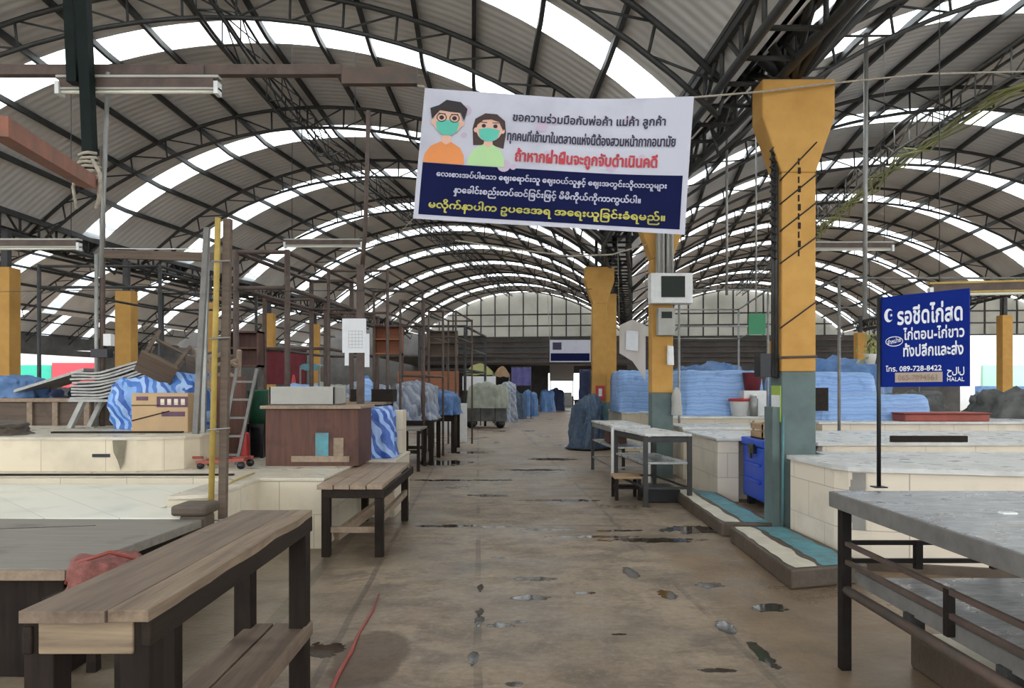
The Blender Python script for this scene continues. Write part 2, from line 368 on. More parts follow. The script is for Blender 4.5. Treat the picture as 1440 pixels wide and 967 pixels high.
for bay in BAYS:
    k0 = 0 if bay in (0, 1) else 3
    k1 = len(FR) if bay < 0 else KE+1
    open_ = range(8, 13) if bay == -2 else ()          # invented roof gap that lets sky light the house behind the left opening
    ks = [k for k in range(k0, k1-1) if k not in open_]
    mb = MB()
    for k in ks:
        mb.sheet([[apt(k, bay, s, SW) for s in SS], [apt(k+1, bay, s, -SW) for s in SS]])
    c = struct('ceiling', mb, 'roof')
    for k in ks[1:]:
        sk = MB(); sk.sheet([[apt(k, bay, s, -SW) for s in SS], [apt(k, bay, s, SW) for s in SS]])
        o = obj('skylight_panel', sk, 'sky', c)
    for i in range(15):
        s = -HALF+.25+i*(2*HALF-.5)/14
        pm = MB()
        for k in ks: pm.bar(apt(k, bay, s, 0, -.05), apt(k+1, bay, s, 0, -.05), .055, .09)
        obj('purlin', pm, 'steel', c)
ORD = ['nearest', 'second', 'third', 'fourth', 'fifth', 'sixth', 'seventh', 'eighth', 'ninth', 'tenth', 'eleventh']
def truss(bay, k, label):
    off = -1.5 if k != 7 else -1.7
    o = apt(k, bay, 0, off); t = thing('roof_truss', label, 'truss', (o.x, o.y, 0), 0, 'arched roof trusses')
    P = lambda s, dz: apt(k, bay, s, off, dz)
    s0 = HALF-.1; n = 26; ss = [-s0+2*s0*i/n for i in range(n+1)]
    a = MB(); a.tube([P(s, -.13) for s in ss], .035, 6); obj('top_chord', a, 'steel', t, off=t.location)
    a = MB(); a.tube([P(s*.985, -.52) for s in ss], .03, 6); obj('bottom_chord', a, 'steel', t, off=t.location)
    a = MB(); m = 16
    for i in range(m+1):
        s = -s0+2*s0*i/m
        a.tube([P(s, -.13), P(s*.985, -.52)], .018, 5)
        if i < m:
            s2 = -s0+2*s0*(i+1)/m
            if i < m/2: a.tube([P(s, -.13), P(s2*.985, -.52)], .015, 5)
            else: a.tube([P(s*.985, -.52), P(s2, -.13)], .015, 5)
    obj('web', a, 'steel', t, off=t.location)
for bay, ks in ((0, range(5, 15)), (1, range(6, 15)), (-1, range(7, 18)), (-2, range(13, 19)), (2, range(8, 15))):
    for i, k in enumerate(ks):
        truss(bay, k, f'{ORD[i]} visible arched lattice truss under the {BAYS[bay]} roof, counted from the nearest')
# lattice girders: under each ridge and along each valley
def girder(name, label, pts, h, w, web, mats='steel', rt=.03, rs=.015):
    t = thing(name, label, 'girder', pts[0])
    lo = [Vector(p) for p in pts]; L = Vector(pts[0])
    cum = [0]
    for a, b in zip(lo, lo[1:]): cum.append(cum[-1]+(b-a).length)
    def at(q):
        for i in range(len(lo)-1):
            if q <= cum[i+1] or i == len(lo)-2:
                return lo[i].lerp(lo[i+1], (q-cum[i])/(cum[i+1]-cum[i]))
    up = Vector((0, 0, h)); sd = Vector((w/2, 0, 0))
    for sgn, dz in ((-1, 0), (1, 0), (-1, 1), (1, 1)) if w else ((0, 0), (0, 1)):
        a = MB(); a.tube([p+sd*sgn+up*dz for p in lo], rt, 6); obj('chord', a, mats, t, off=L)
    a = MB(); n = int(cum[-1]/web)
    for i in range(n):
        p = at(cum[-1]*i/n); q = at(cum[-1]*(i+1)/n)
        for sgn in ((-1, 1) if w else (0,)):
            a.tube([p+sd*sgn, p+sd*sgn+up], rs, 5); a.tube([p+sd*sgn+(up if i % 2 else up*0), q+sd*sgn+(up*0 if i % 2 else up)], rs, 5)
        if w:
            a.tube([p-sd, p+sd], rs, 5); a.tube([p-sd+up, q+sd+up], rs, 5)
    obj('web', a, mats, t, off=L)
    return t
girder('ridge_girder', 'lattice girder running along under the middle bay ridge', [apt(k, 0, -.25, 0, -.62) for k in range(3, 15)], .45, .26, 1.0, rt=.022, rs=.011)
girder('ridge_girder', 'brownish lattice girder hung with creeper under the right bay ridge', [apt(k, 1, -.1, 0, -.7) for k in range(3, 15)], .5, .3, .9, 'grey_pole', .026, .013)
def valley(b): return [(apt(k, b, HALF)+apt(k, b+1, -HALF))/2 for k in range(3, 15)]
VL = {-1: 'left columns', 0: 'ochre columns beside the aisle', 1: 'far right columns'}
for b in (-1, 0, 1):
    pts = [Vector((p.x, p.y, 4.32)) for p in valley(b)]
    t = girder('valley_girder', f'heavy dark double lattice girder in the roof valley over the {VL[b]}', pts, .5, .5, .55, 'steel', .045, .025)
    a = MB()
    for p, q in zip(valley(b), valley(b)[1:]):
        a.bar((p.x, p.y, 4.72), (q.x, q.y, 4.72), .62, .06)
    obj('gutter', a, 'steel', t, off=pts[0])
# slanting struts between valley and arches near the first column
t = thing('valley_bracing', 'dark slanting steel struts fanning out above the nearest ochre column', 'bracing', (2.65, 7.0, 4.25))
for q, r in (((1.2, 6.0, 6.0), .05), ((.9, 7.6, 6.2), .05), ((3.9, 6.2, 5.9), .045), ((4.4, 7.4, 6.1), .045), ((2.65, 7.0, 5.0), .07), ((2.3, 5.2, 5.1), .04), ((2.9, 5.0, 5.2), .04), ((3.4, 8.8, 5.6), .04), ((1.9, 9.0, 5.5), .04)):
    a = MB(); a.tube([(2.65, 7.0, 4.25), q], r, 6); obj('strut', a, 'steel', t, off=t.location)

# ------------------------------------------------------------------ end and side walls
ke = KE
for b, nm in ((0, 'wall_far'), (1, 'wall_far_right'), (2, 'wall_far_outer')):
    a = MB(); zb = 4.28; n = 24
    lo = [apt(ke, b, s) for s in SS]; hi = lo
    a.sheet([[Vector((p.x, p.y, zb)) for p in lo], hi], False)
    w = struct(nm, a, 'gable')
    a = MB()
    for i in range(15):
        s = -HALF+.1+i*(2*HALF-.2)/14; p = apt(ke, b, s, -.08)
        a.bar((p.x, p.y, zb), p, .07, .07)
    for z in (4.3, 4.95, 5.6):
        hw = math.sqrt(max(0, RAD**2-(z-RIDGE+RAD)**2)); hw = min(hw, HALF)
        a.bar(Vector((apt(ke, b, -hw, -.09).x, apt(ke, b, -hw, -.09).y, z)), Vector((apt(ke, b, hw, -.09).x, apt(ke, b, hw, -.09).y, z)), .07, .07)
    obj('gable_frame', a, 'steel', w)
    a = MB(); p0 = apt(ke, b, -HALF, .3); p1 = apt(ke, b, HALF if b != 2 else .55, .3)   # the outer bay is open to the street on its right
    a.hexa([(p0.x, p0.y, 2.75), (p1.x, p1.y, 2.75), (p1.x, p1.y+.2, 2.75), (p0.x, p0.y+.2, 2.75), (p0.x, p0.y, 4.3), (p1.x, p1.y, 4.3), (p1.x, p1.y+.2, 4.3), (p0.x, p0.y+.2, 4.3)])
    obj('header', a, 'dark_wall', w)
    a = MB()
    for z, th in ((2.85, .1), (3.15, .05), (3.4, .08), (3.75, .05), (4.05, .07)): a.hexa([(p0.x, p0.y-.12, z), (p1.x, p1.y-.12, z), (p1.x, p1.y-.02, z), (p0.x, p0.y-.02, z), (p0.x, p0.y-.12, z+th), (p1.x, p1.y-.12, z+th), (p1.x, p1.y-.02, z+th), (p0.x, p0.y-.02, z+th)])
    obj('header_rail', a, 'brown_pole', w)
    if b:
        a = MB(); a.hexa([(p0.x, p0.y, 0), (p1.x, p1.y, 0), (p1.x, p1.y+.2, 0), (p0.x, p0.y+.2, 0), (p0.x, p0.y, 2.75), (p1.x, p1.y, 2.75), (p1.x, p1.y+.2, 2.75), (p0.x, p0.y+.2, 2.75)])
        obj('lower_wall', a, 'dark_wall', w)
a = MB(); a.box(-34, 28, -9.9, -9.6, 0, 1.6); struct('wall_back', a, 'dark_wall')  # unseen low wall added behind the camera to dim the lower front faces
# the low dark hall beyond the middle bay, open at its far end
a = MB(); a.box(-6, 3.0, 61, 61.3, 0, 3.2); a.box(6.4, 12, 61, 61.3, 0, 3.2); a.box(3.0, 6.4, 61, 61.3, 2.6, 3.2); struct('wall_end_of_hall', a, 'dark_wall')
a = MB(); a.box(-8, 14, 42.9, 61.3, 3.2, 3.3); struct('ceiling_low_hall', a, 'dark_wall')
# left side: dark wall with one wide opening onto the street
def wallseg(a, p, q, z0, z1, th=.15):
    p = Vector((*p, 0)); q = Vector((*q, 0)); n = (q-p).normalized().cross(Vector((0, 0, 1)))*th
    a.hexa([(p.x, p.y, z0), (q.x, q.y, z0), (q.x+n.x, q.y+n.y, z0), (p.x+n.x, p.y+n.y, z0), (p.x, p.y, z1), (q.x, q.y, z1), (q.x+n.x, q.y+n.y, z1), (p.x+n.x, p.y+n.y, z1)])
a = MB(); LW = lambda y: (-21.6+.13*(y-12), y)
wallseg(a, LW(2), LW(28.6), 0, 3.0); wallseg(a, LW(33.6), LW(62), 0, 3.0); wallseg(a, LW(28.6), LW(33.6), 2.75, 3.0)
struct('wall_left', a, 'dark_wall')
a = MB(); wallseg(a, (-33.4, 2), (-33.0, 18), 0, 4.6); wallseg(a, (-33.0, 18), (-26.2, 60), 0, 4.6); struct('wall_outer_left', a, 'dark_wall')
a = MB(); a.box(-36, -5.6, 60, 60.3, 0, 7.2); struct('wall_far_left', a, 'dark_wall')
a = MB(); a.box(-30, -19.6, 36, 36.4, 0, 3.2); struct('wall_street_house', a, 'facade')
a = MB(); a.box(0, 1.55, -.06, 0, 0, 1.15); solo('shop_board', a, 'ext_green', 'green shop board on the pale house seen through the left opening', 'board', (-23.9, 35.95, 1.35))
a = MB(); a.box(0, 2.3, -.3, 0, 0, 1.3); solo('shop_board', a, 'ext_red', 'red shop board on the pale house seen through the left opening', 'board', (-22.2, 35.98, 1.3))
a = MB(); a.box(24.5, 60, 46, 46.4, 0, 7); struct('wall_street_house', a, 'facade')
a = MB(); a.box(0, 12, -.15, 0, 0, 2.0); solo('painted_wall_panel', a, 'facade_green', 'pale green lower wall of the house beyond the right side', 'wall', (29.2, 45.98, .8))
a = MB(); a.box(0, 2.6, 0, .6, 0, 1.5); solo('market_awning', a, 'blue', 'blue awning stall beside the pale green house wall, right', 'stall', (27.6, 43.5, .0))

# ------------------------------------------------------------------ columns
def column(label, x, y, w, d, ztop, zband, cap=True, rz=0, group=None, band='teal_grey', shaft='yellow'):
    t = thing('concrete_column', label, 'column', (x, y, 0), rz, group)
    a = MB(); a.box(-w/2, w/2, -d/2, d/2, 0, zband); obj('painted_base', a, band, t, .012)
    zc = ztop-.87 if cap else ztop
    a = MB(); a.box(-w/2, w/2, -d/2, d/2, zband, zc); obj('shaft', a, shaft, t, .012)
    if cap:
        a = MB(); c = w*1.06; h = d/2
        prof = [(-w/2, zc), (w/2, zc), (c, zc+.52), (c, ztop), (-c, ztop), (-c, zc+.52)]
        vs = [(x_, -h, z_) for x_, z_ in prof]+[(x_, h, z_) for x_, z_ in prof]; n = 6
        a.add(vs, [tuple(range(n)), tuple(range(2*n-1, n-1, -1))]+[((i+1) % n, i, n+i, n+(i+1) % n) for i in range(n)])
        obj('capital', a, shaft, t, .015)
        a = MB(); a.box(-.1, -.03, -.05, .02, ztop, ztop+.75); a.box(.05, .12, -.05, .02, ztop, ztop+.75); a.box(-w*.8, w*.8, -.12, .12, ztop, ztop+.03); obj('bearing_post', a, 'steel', t)
    else:
        a = MB(); a.box(-.06, .06, -.06, .06, ztop, ztop+.7); obj('bearing_post', a, 'steel', t)
    return t
c1 = column('nearest ochre concrete column with flared top and grey-green base', 2.665, 7.02, .32, .3, 4.27, 1.55)
a = MB(); a.box(-.235, -.165, -.12, .1, 0, 1.22); obj('base_trim', a, 'teal_grey', c1)
a = MB(); a.tube([(-.15, -.165, 0), (-.15, -.165, 1.15)], .009, 6); obj('drain_pipe', a, 'teal', c1, label='thin turquoise pipe')
a = MB()
for q, r in ((-.195, .022), (-.225, .016)):
    a.tube([(q, -.1, 1.5), (q, -.1, 3.65)], r, 6)
obj('conduit', a, 'steel', c1)
a = MB()
for i in range(14):
    z = 2.6+i*.075; a.tube([(-.2, -.12, z), (-.26, -.13, z+.03), (-.22, -.14, z+.07)], .012, 5)
obj('cable_loops', a, 'black', c1)
a = MB(); z = 2.62
for i in range(11): a.box(-.01, .005+.012*(i % 2), -.154, -.151, z+i*.085, z+i*.085+.06)
obj('painted_mark', a, 'wood_dark', c1)
for z0, z1, yy in ((3.32, 3.68, 0), (3.1, 3.38, 0), (2.85, 3.12, 0), (2.55, 2.8, 0), (1.95, 2.2, 0)):
    a = MB(); a.tube([(-.18, -.155, z0), (.165, -.155, z1)], .007, 5); obj('wire', a, 'black', c1)
a = MB(); a.tube([(-.19, -.158, 1.68), (.165, -.158, 1.69)], .012, 5); obj('wire', a, 'rusty', c1)
a = MB(); a.box(-.17, -.162, -.14, .1, 1.08, 1.42); b_ = obj('sticker', a, 'lime', c1, label='lime green paper sticker'); 
a = MB(); a.box(-.172, -.165, -.13, .09, 1.22, 1.33); obj('sticker_print', a, 'paper', b_)
a = MB(); a.box(-.34, -.17, -.1, .08, 1.5, 1.72); obj('switch_box', a, 'black', c1)
a = MB(); a.box(.162, .33, -.02, .1, 1.18, 1.4); obj('side_box', a, 'wood_dark', c1)
c2 = column('slim ochre column carrying white display box and meter boxes, behind steel tables', 2.33, 11.6, .33, .3, 4.27, 1.32)
c3 = column('ochre column with flared top and red notice, third along the aisle', 2.08, 17.7, .33, .32, 4.27, 1.05, band='teal')
a = MB(); a.box(-.1, .12, -.19, -.16, 1.1, 1.45); n_ = obj('red_notice', a, 'red', c3); a = MB(); a.box(-.03, .05, -.195, -.19, 1.2, 1.38); obj('notice_print', a, 'white', n_)
column('plain ochre column standing just behind the third flared aisle column', 2.72, 20.6, .34, .32, 4.0, 1.0, False)
LC = [('ochre column at the left edge beside the street opening', -9.3, 13.6, .33, 3.6), ('ochre column behind the folded grey sheets and striped tarp', -8.86, 17, .37, 3.62), ('ochre column glimpsed behind the yellow pole', -8.4, 20.5, .34, 3.75),
      ('ochre column beyond the ladder frame and green bin', -8.05, 24.5, .36, 3.85), ('ochre column behind the blue canopy stall', -7.6, 28.5, .35, 3.84)]
for l, x, y, w, z in LC: column(l, x, y, w, .32, z, .6, False, 0, 'ochre columns in the left valley')
column('ochre column framed by the bright opening at far right', 17.05, 25.6, .36, .34, 3.9, .8, False, 0)
column('small ochre column between the blue tarp and halal sign', 14.6, 31.0, .4, .36, 3.7, .6, False, 0)
column('small ochre column behind the draped blue tarp, right of nearest column', 12.4, 35, .4, .36, 3.6, .6, False, 0)

# display box and meter boxes on the second column
t = thing('display_monitor', 'white cased display box with dark screen on the second column', 'monitor', (2.42, 11.36, 2.68))
a = MB(); a.box(-.32, .32, -.16, .08, 0, .46); obj('case', a, 'white', t, .015)
a = MB(); a.box(-.16, .2, -.168, -.155, .09, .41); obj('screen', a, 'screen', t)
t = thing('meter_box', 'grey electricity meter box below the white display', 'meter', (2.36, 11.4, 2.2))
a = MB(); a.box(-.13, .13, -.12, .05, 0, .42); obj('case', a, 'off', t, .01)
a = MB(); a.box(-.08, .08, -.128, -.118, .26, .36); obj('window', a, 'screen', t)
a = MB(); a.box(-.14, -.02, -.1, .02, 0, .75); a.box(.0, .12, -.09, .02, 0, .75); 
for i in range(4): a.tube([(-.12+.07*i, -.12, 0), (-.12+.07*i, -.12, .75)], .018, 6)
solo('conduit_bundle', a, 'off', 'bundle of pale cable conduits rising above the white display', 'conduit', (2.36, 11.42, 3.15))
a = MB(); a.drape(.15, .1, .34, 3, .25, .05, .03, 2.4, top=.25, nu=28); solo('plastic_bag', a, 'off', 'pale plastic bag hanging low on the second column', 'bag', (2.53, 11.37, .98))
a = MB(); a.drape(.1, .07, .3, 5, .1, .02, .02, 3, nu=24); solo('plastic_bag', a, 'white', 'small white bag hanging on ochre part of the second column', 'bag', (2.44, 11.4, 1.75))
a = MB()
rows = [[(-.26+.52*i/10, -.02*math.sin(i), .9-.12*abs(i-5)/5-(.55+.55*(i/10))*j/6) for i in range(11)] for j in range(7)]
t = thing('vinyl_banner', 'crumpled pinkish vinyl notice hanging between second and third columns', 'banner', (2.38, 14.6, 1.85)); a.sheet(rows); obj('cloth', a, 'pinkish', t)
a = MB(); a.sheet([[(-.14, -.03, .3), (.1, -.03, .27)], [(-.13, -.04, .68), (.11, -.04, .66)]], False); obj('printed_patch', a, 'paper', t)
a = MB(); a.tube([(-.26, 0, .8), (-.3, 0, 2.6)], .006, 4); obj('hanging_cord', a, 'rope', t)
a = MB(); a.tube([(.26, 0, .8), (.26, 0, 2.6)], .006, 4); obj('hanging_cord', a, 'rope', t)

# ------------------------------------------------------------------ writing
def glyphs(text, bold=.012):
    c = bpy.data.curves.new('lettering', 'FONT'); c.body = text; c.size = 1; c.offset = bold; c.resolution_u = 3
    o = bpy.data.objects.new('lettering', c); COL.objects.link(o)
    bpy.context.view_layer.update()
    e = o.evaluated_get(bpy.context.evaluated_depsgraph_get()); me = e.to_mesh()
    v = [tuple(p.co) for p in me.vertices]; f = [tuple(p.vertices) for p in me.polygons]
    e.to_mesh_clear(); bpy.data.objects.remove(o); bpy.data.curves.remove(c)
    x0 = min(p[0] for p in v); x1 = max(p[0] for p in v); y0 = min(p[1] for p in v); y1 = max(p[1] for p in v)
    return [((p[0]-x0)/(x1-x0), (p[1]-y0)/(y1-y0)) for p in v], f
def put_text(mb, text, surf, u0, v0, u1, v1, off, bold=.012, slope=0):
    p, f = glyphs(text, .004); e = bold*(v1-v0)*.8; ar = e*.5
    for i, (dx, dy) in enumerate(((0, 0), (ar, 0), (-ar, 0), (0, e), (0, -e))):
        mb.add([surf(u0+(u1-u0)*x+dx, v0+(v1-v0)*y+slope*x+dy, off+.0002*i) for x, y in p], f)

# ------------------------------------------------------------------ banner
def PT(px, py, d): return Vector((lat(px, d), d, hgt(py, d)))
TL, TR, BR, BL = PT(597, 122, 6.6), PT(975, 137, 6.35), PT(963, 330, 6.35), PT(581, 307, 6.6)
def bsurf(u, v, off=0):
    p = BL.lerp(BR, u).lerp(TL.lerp(TR, u), v)
    rp = .012*math.sin(u*9+v*2)*(.4+v)+.008*math.sin(u*4-v*5)
    return p+Vector((0, rp-off, -.045*math.sin(math.pi*u)*v))
ban = thing('banner', 'wide white and navy vinyl mask notice strung across the aisle', 'banner', (TL+TR)/2)
L0 = ban.location
def bpart(name, mb, mats, parent=None, label=None): return obj(name, mb, mats, parent or ban, off=L0, label=label)
t = NT('banner_white'); k = t.mix(t.ramp(t.noise(2.2, 4), .5, .75), (.5, .5, .57), (.41, .41, .48)); M['ban_white'] = t.done(k, .5, 0, .4)
M['ban_navy'] = plain('banner_navy', (.006, .009, .055), .75, 0, .2, 4, bump=0, spec=.12); M['ban_text'] = plain('banner_black', (.03, .025, .06), .5, bump=0)
M['ban_red'] = plain('banner_red', (.5, .035, .05), .5, bump=0); M['ban_pale'] = plain('banner_pale', (.5, .5, .62), .5, bump=0); M['ban_yellow'] = plain('banner_yellow', (.5, .46, .07), .5, bump=0)
M['skin'] = plain('printed_skin', (.72, .43, .33), .5, 0, .05, bump=0); M['hair'] = plain('printed_hair', (.02, .013, .015), .5, 0, .05, bump=0); M['hair2'] = plain('printed_brown_hair', (.045, .022, .018), .5, 0, .05, bump=0)
M['mask'] = plain('printed_mask', (.1, .5, .38), .5, 0, .05, bump=0); M['shirt_o'] = plain('printed_orange', (.72, .25, .07), .5, 0, .05, bump=0); M['shirt_g'] = plain('printed_green', (.4, .62, .3), .5, 0, .05, bump=0)
M['blot'] = plain('printed_mauve', (.5, .4, .5), .5, 0, .05, bump=0)
a = MB(); a.sheet([[bsurf(i/40, j/20) for i in range(41)] for j in range(21)]); bpart('cloth', a, 'ban_white')
a = MB(); a.sheet([[bsurf(.018+.962*i/40, .035+(.395-.0*i)*j/10, .003) for i in range(41)] for j in range(11)]); bpart('navy_field', a, 'ban_navy')
def poly(mb, pts, off, mi): 
    mb.cur = mi; mb.add([bsurf(u, v, off) for u, v in pts], [tuple(range(len(pts)))])
def ell(cu, cv, ru, rv, n=20, a0=0, a1=360): return [(cu+ru*math.cos(R(a0+(a1-a0)*i/(n if a1-a0 < 360 else n))), cv+rv*math.sin(R(a0+(a1-a0)*i/n))) for i in range(n+(1 if a1-a0 < 360 else 0))]
AS = 1.96                                                     # banner width over height
def face(mb, u, v, r, hair, shirt, woman):
    m = [('skin'), hair, 'mask', shirt, 'hair', 'white']
    if woman:
        poly(mb, [(u-r*1.15, v-r*2.6), (u-r*1.3, v), (u-r*1.15, v+r*1.5), (u-r*.4, v+r*2.5), (u+r*.5, v+r*2.45), (u+r*1.15, v+r*1.4), (u+r*1.3, v-r*.5), (u+r*1.2, v-r*2.9), (u+r*.2, v-r*2.4)], .004, 1)
    poly(mb, [(u-r*1.5, .432), (u-r*1.4, .5), (u-r*1.05, .56), (u-r*.35, .6), (u+r*.35, .6), (u+r*1.0, .56), (u+r*1.3, .5), (u+r*1.35, .432)], .006, 3)
    poly(mb, [(u-r*.35, .6), (u-r*.3, v-r*1.6), (u+r*.3, v-r*1.6), (u+r*.35, .6), (u, .575)], .007, 0)
    poly(mb, ell(u, v, r, r*1.95), .008, 0)
    for s in (-1, 1): poly(mb, ell(u+s*r*1.02, v-.01, r*.18, r*.4, 10), .0075, 0)
    poly(mb, [(u-r*.82, v-r*.1), (u-r*.3, v+r*.12), (u, v+r*.22), (u+r*.3, v+r*.12), (u+r*.82, v-r*.1), (u+r*.7, v-r*1.3), (u+r*.3, v-r*1.9), (u-r*.3, v-r*1.9), (u-r*.7, v-r*1.3)], .010, 2)
    for s in (-1, 1):
        poly(mb, ell(u+s*r*.45, v+r*.5, r*.17, r*.3, 10), .010, 4)
        poly(mb, [(u+s*r*.2, v+r*.95), (u+s*r*.7, v+r*1.0), (u+s*r*.7, v+r*1.12), (u+s*r*.2, v+r*1.08)], .010, 1)
        if not woman:
            e = [(u+s*r*.45+r*.36*math.cos(q)*k, v+r*.5+r*.62*math.sin(q)*k) for k in (1, .82) for q in [2*math.pi*i/16 for i in range(16)]]
            mb.cur = 4; mb.add([bsurf(p, q, .0105) for p, q in e], [(i, (i+1) % 16, 16+(i+1) % 16, 16+i) for i in range(16)])
    if woman: poly(mb, [(u-r*1.05, v+r*.4), (u-r*1.15, v+r*1.5), (u-r*.4, v+r*2.45), (u+r*.5, v+r*2.4), (u+r*1.15, v+r*1.4), (u+r*1.08, v-r*.2), (u+r*.7, v+r*1.2), (u+r*.1, v+r*1.55), (u-r*.5, v+r*1.4)], .011, 1)
    else: poly(mb, [(u-r*1.12, v+r*.2), (u-r*1.3, v+r*1.7), (u-r*.7, v+r*2.2), (u-r*.2, v+r*3.0), (u+r*.8, v+r*2.8), (u+r*1.3, v+r*1.9), (u+r*1.12, v+r*.2), (u+r*.85, v+r*1.3), (u+r*.1, v+r*1.35), (u-r*.6, v+r*1.5)], .011, 1)
    return m
a = MB(); m = face(a, .1, .755, .055, 'hair', 'shirt_o', False); bpart('printed_figure', a, m, None, 'printed man with glasses and green mask in orange')
a = MB(); m = face(a, .26, .715, .049, 'hair2', 'shirt_g', True); bpart('printed_figure', a, m, None, 'printed woman with long hair and green mask')
a = MB()
for u, v, r in ((.165, .85, .022), (.455, .765, .022), (.5, .795, .011), (.325, .445, .025), (.36, .44, .012), (.165, .66, .012), (.72, .48, .02), (.83, .56, .012), (.77, .84, .014), (.48, .56, .01)): poly(a, ell(u, v, r, r*1.9, 14), .0035, 0)
bpart('printed_spots', a, 'blot')
TH = [("ขอความร่วมมือกับพ่อค้า แม่ค้า ลูกค้า", .345, .77, .905, .865, 'ban_text'), ("ทุกคนที่เข้ามาในตลาดแห่งนี้ต้องสวมหน้ากากอนามัย", .33, .615, .945, .725, 'ban_text'), ("ถ้าหากฝ่าฝืนจะถูกจับดำเนินคดี", .365, .455, .885, .585, 'ban_red'),
      ("\u1031လးစားအပ်ပါ\u1031သာ \u1031ဈး\u1031ရာင်းသူ \u1031ဈးဝယ်သူနှင့် \u1031ဈးအတွင်းသို့လာသူများ", .075, .31, .925, .385, 'ban_pale'), ("နှာ\u1031ခါင်းစည်းတပ်ဆင်\u103cခင်း\u103cဖင့် မိမိကိုယ်ကိုကာကွယ်ပါ။", .145, .19, .835, .275, 'ban_pale'), ("မလိုက်နာပါက ဥပ\u1031ဒအရ အ\u1031ရးယူ\u103cခင်းခံရမည်။", .055, .06, .925, .16, 'ban_yellow')]
for s_, u0, v0, u1, v1, m in TH:
    a = MB(); put_text(a, s_, bsurf, u0, v0, u1, v1, .006, .03 if m != 'ban_red' else .035); bpart('lettering', a, m)
a = MB(); a.tube([TL, PT(520, 112, 6.7), PT(440, 104, 6.75), PT(300, 100, 6.5), PT(-40, 101, 6.3)], .012, 6); bpart('hanging_cord', a, 'rope')
a = MB(); a.tube([TR, PT(1057, 130, 6.75), PT(1080, 128, 6.8), PT(1160, 118, 6.8), PT(1300, 104, 7.2), PT(1460, 100, 7.6)], .009, 6); bpart('hanging_cord', a, 'rope')
a = MB(); a.tube([BL, PT(560, 330, 6.9), PT(515, 350, 8.9)], .004, 4); bpart('hanging_cord', a, 'rope')
# second, smaller notice far down the aisle
t = thing('banner', 'small white and navy vinyl notice far down the aisle', 'banner', (lat(800, 30), 30, hgt(509, 30)))
a = MB(); a.box(-.78, .88, -.01, .01, 0, .9); obj('cloth', a, 'ban_white', t)
a = MB(); a.box(-.74, .84, -.015, -.01, .05, .36); obj('navy_field', a, 'ban_navy', t)
a = MB(); a.box(-.66, -.3, -.015, -.01, .5, .8); obj('printed_picture', a, 'ban_text', t)
a = MB(); a.tube([(-.78, 0, .9), (-.9, 0, 3.6)], .01, 4); a.tube([(.88, 0, .9), (1.0, 0, 3.0)], .01, 4); obj('hanging_cord', a, 'rope', t)

# ------------------------------------------------------------------ blue poultry sign on its pole
SL, SR = PT(1238, 480, 3.86), PT(1363, 480, 3.53)
sg = thing('stall_sign', 'blue poultry stall sign with white lettering on a thin dark pole', 'sign', (SL.x-.008, SL.y, .88))
L0s = sg.location
sb, st_, rb, rt_ = hgt(544, 3.86), hgt(418, 3.86), hgt(543, 3.53), hgt(405, 3.53)
dn = Vector((SR.x-SL.x, SR.y-SL.y, 0)).normalized(); nn = dn.cross(Vector((0, 0, 1)))
def ssurf(u, v, off=0):
    p = SL.lerp(SR, u); z0 = sb+(rb-sb)*u; z1 = st_+(rt_-st_)*u
    q = Vector((p.x, p.y, z0+(z1-z0)*v)); return q+nn*off
M['sign_blue'] = plain('sign_blue', (.004, .018, .18), .75, 0, .1, 3, bump=0, spec=.12); M['sign_white'] = plain('sign_white', (.72, .74, .78), .5, 0, .05, bump=0); M['sign_tan'] = plain('sign_tan', (.42, .33, .26), .6, 0, .15, bump=0)
a = MB(); a.hexa([ssurf(0, 0, -.012), ssurf(1, 0, -.012), ssurf(1, 0), ssurf(0, 0), ssurf(0, 1, -.012), ssurf(1, 1, -.012), ssurf(1, 1), ssurf(0, 1)]); obj('board', a, 'sign_blue', sg, off=L0s)
a = MB(); a.tube([(SL.x-.008, SL.y, .88), (SL.x-.008, SL.y, st_+.0)], .011, 8); a.box(SL.x-.04, SL.x+.025, SL.y-.03, SL.y+.03, .88, .886); obj('pole', a, 'black', sg, off=L0s)
def stext(s_, u0, v0, u1, v1, m='sign_white', b=.03, slope=0):
    a = MB(); put_text(a, s_, ssurf, u0, v0, u1, v1, .002, b, slope); obj('lettering', a, m, sg, off=L0s)
stext('รอชีดไก่สด', .21, .68, .93, .89, b=.04)
stext('ไก่ตอน-ไก่ขาว', .28, .51, .95, .64, b=.04)
stext('ทั้งปลีกและส่ง', .28, .33, .94, .47, b=.04)
stext('โทร. 089-728-8422', .07, .17, .71, .235)
stext('HALAL', .77, .055, .95, .095)
a = MB()
def arc(cu, cv, ru, rv, w, a0, a1, n=20):
    b = len(a.v)
    pts = []
    for i in range(n+1):
        q = R(a0+(a1-a0)*i/n); pts += [ssurf(cu+ru*math.cos(q), cv+rv*math.sin(q), .002), ssurf(cu+(ru-w)*math.cos(q), cv+(rv-w)*math.sin(q), .002)]
    a.add(pts, [(2*i, 2*i+2, 2*i+3, 2*i+1) for i in range(n)])
n = 24; pts = []
for i in range(n+1):                                           # crescent and star
    q = R(40+280*i/n); wq = .034*math.sin(math.pi*i/n)+.003
    pts += [ssurf(.105+.055*math.cos(q), .79+.075*math.sin(q), .002), ssurf(.105+(.055-wq)*math.cos(q)+.004, .79+(.075-wq*1.2)*math.sin(q), .002)]
a.add(pts, [(2*i, 2*i+2, 2*i+3, 2*i+1) for i in range(n)])
a.add([ssurf(.135+(.02 if i % 2 == 0 else .008)*math.sin(math.pi*i/5), .79+(.02 if i % 2 == 0 else .008)*math.cos(math.pi*i/5), .002) for i in range(10)], [tuple(range(10))])
obj('crescent_and_star', a, 'sign_white', sg, off=L0s)
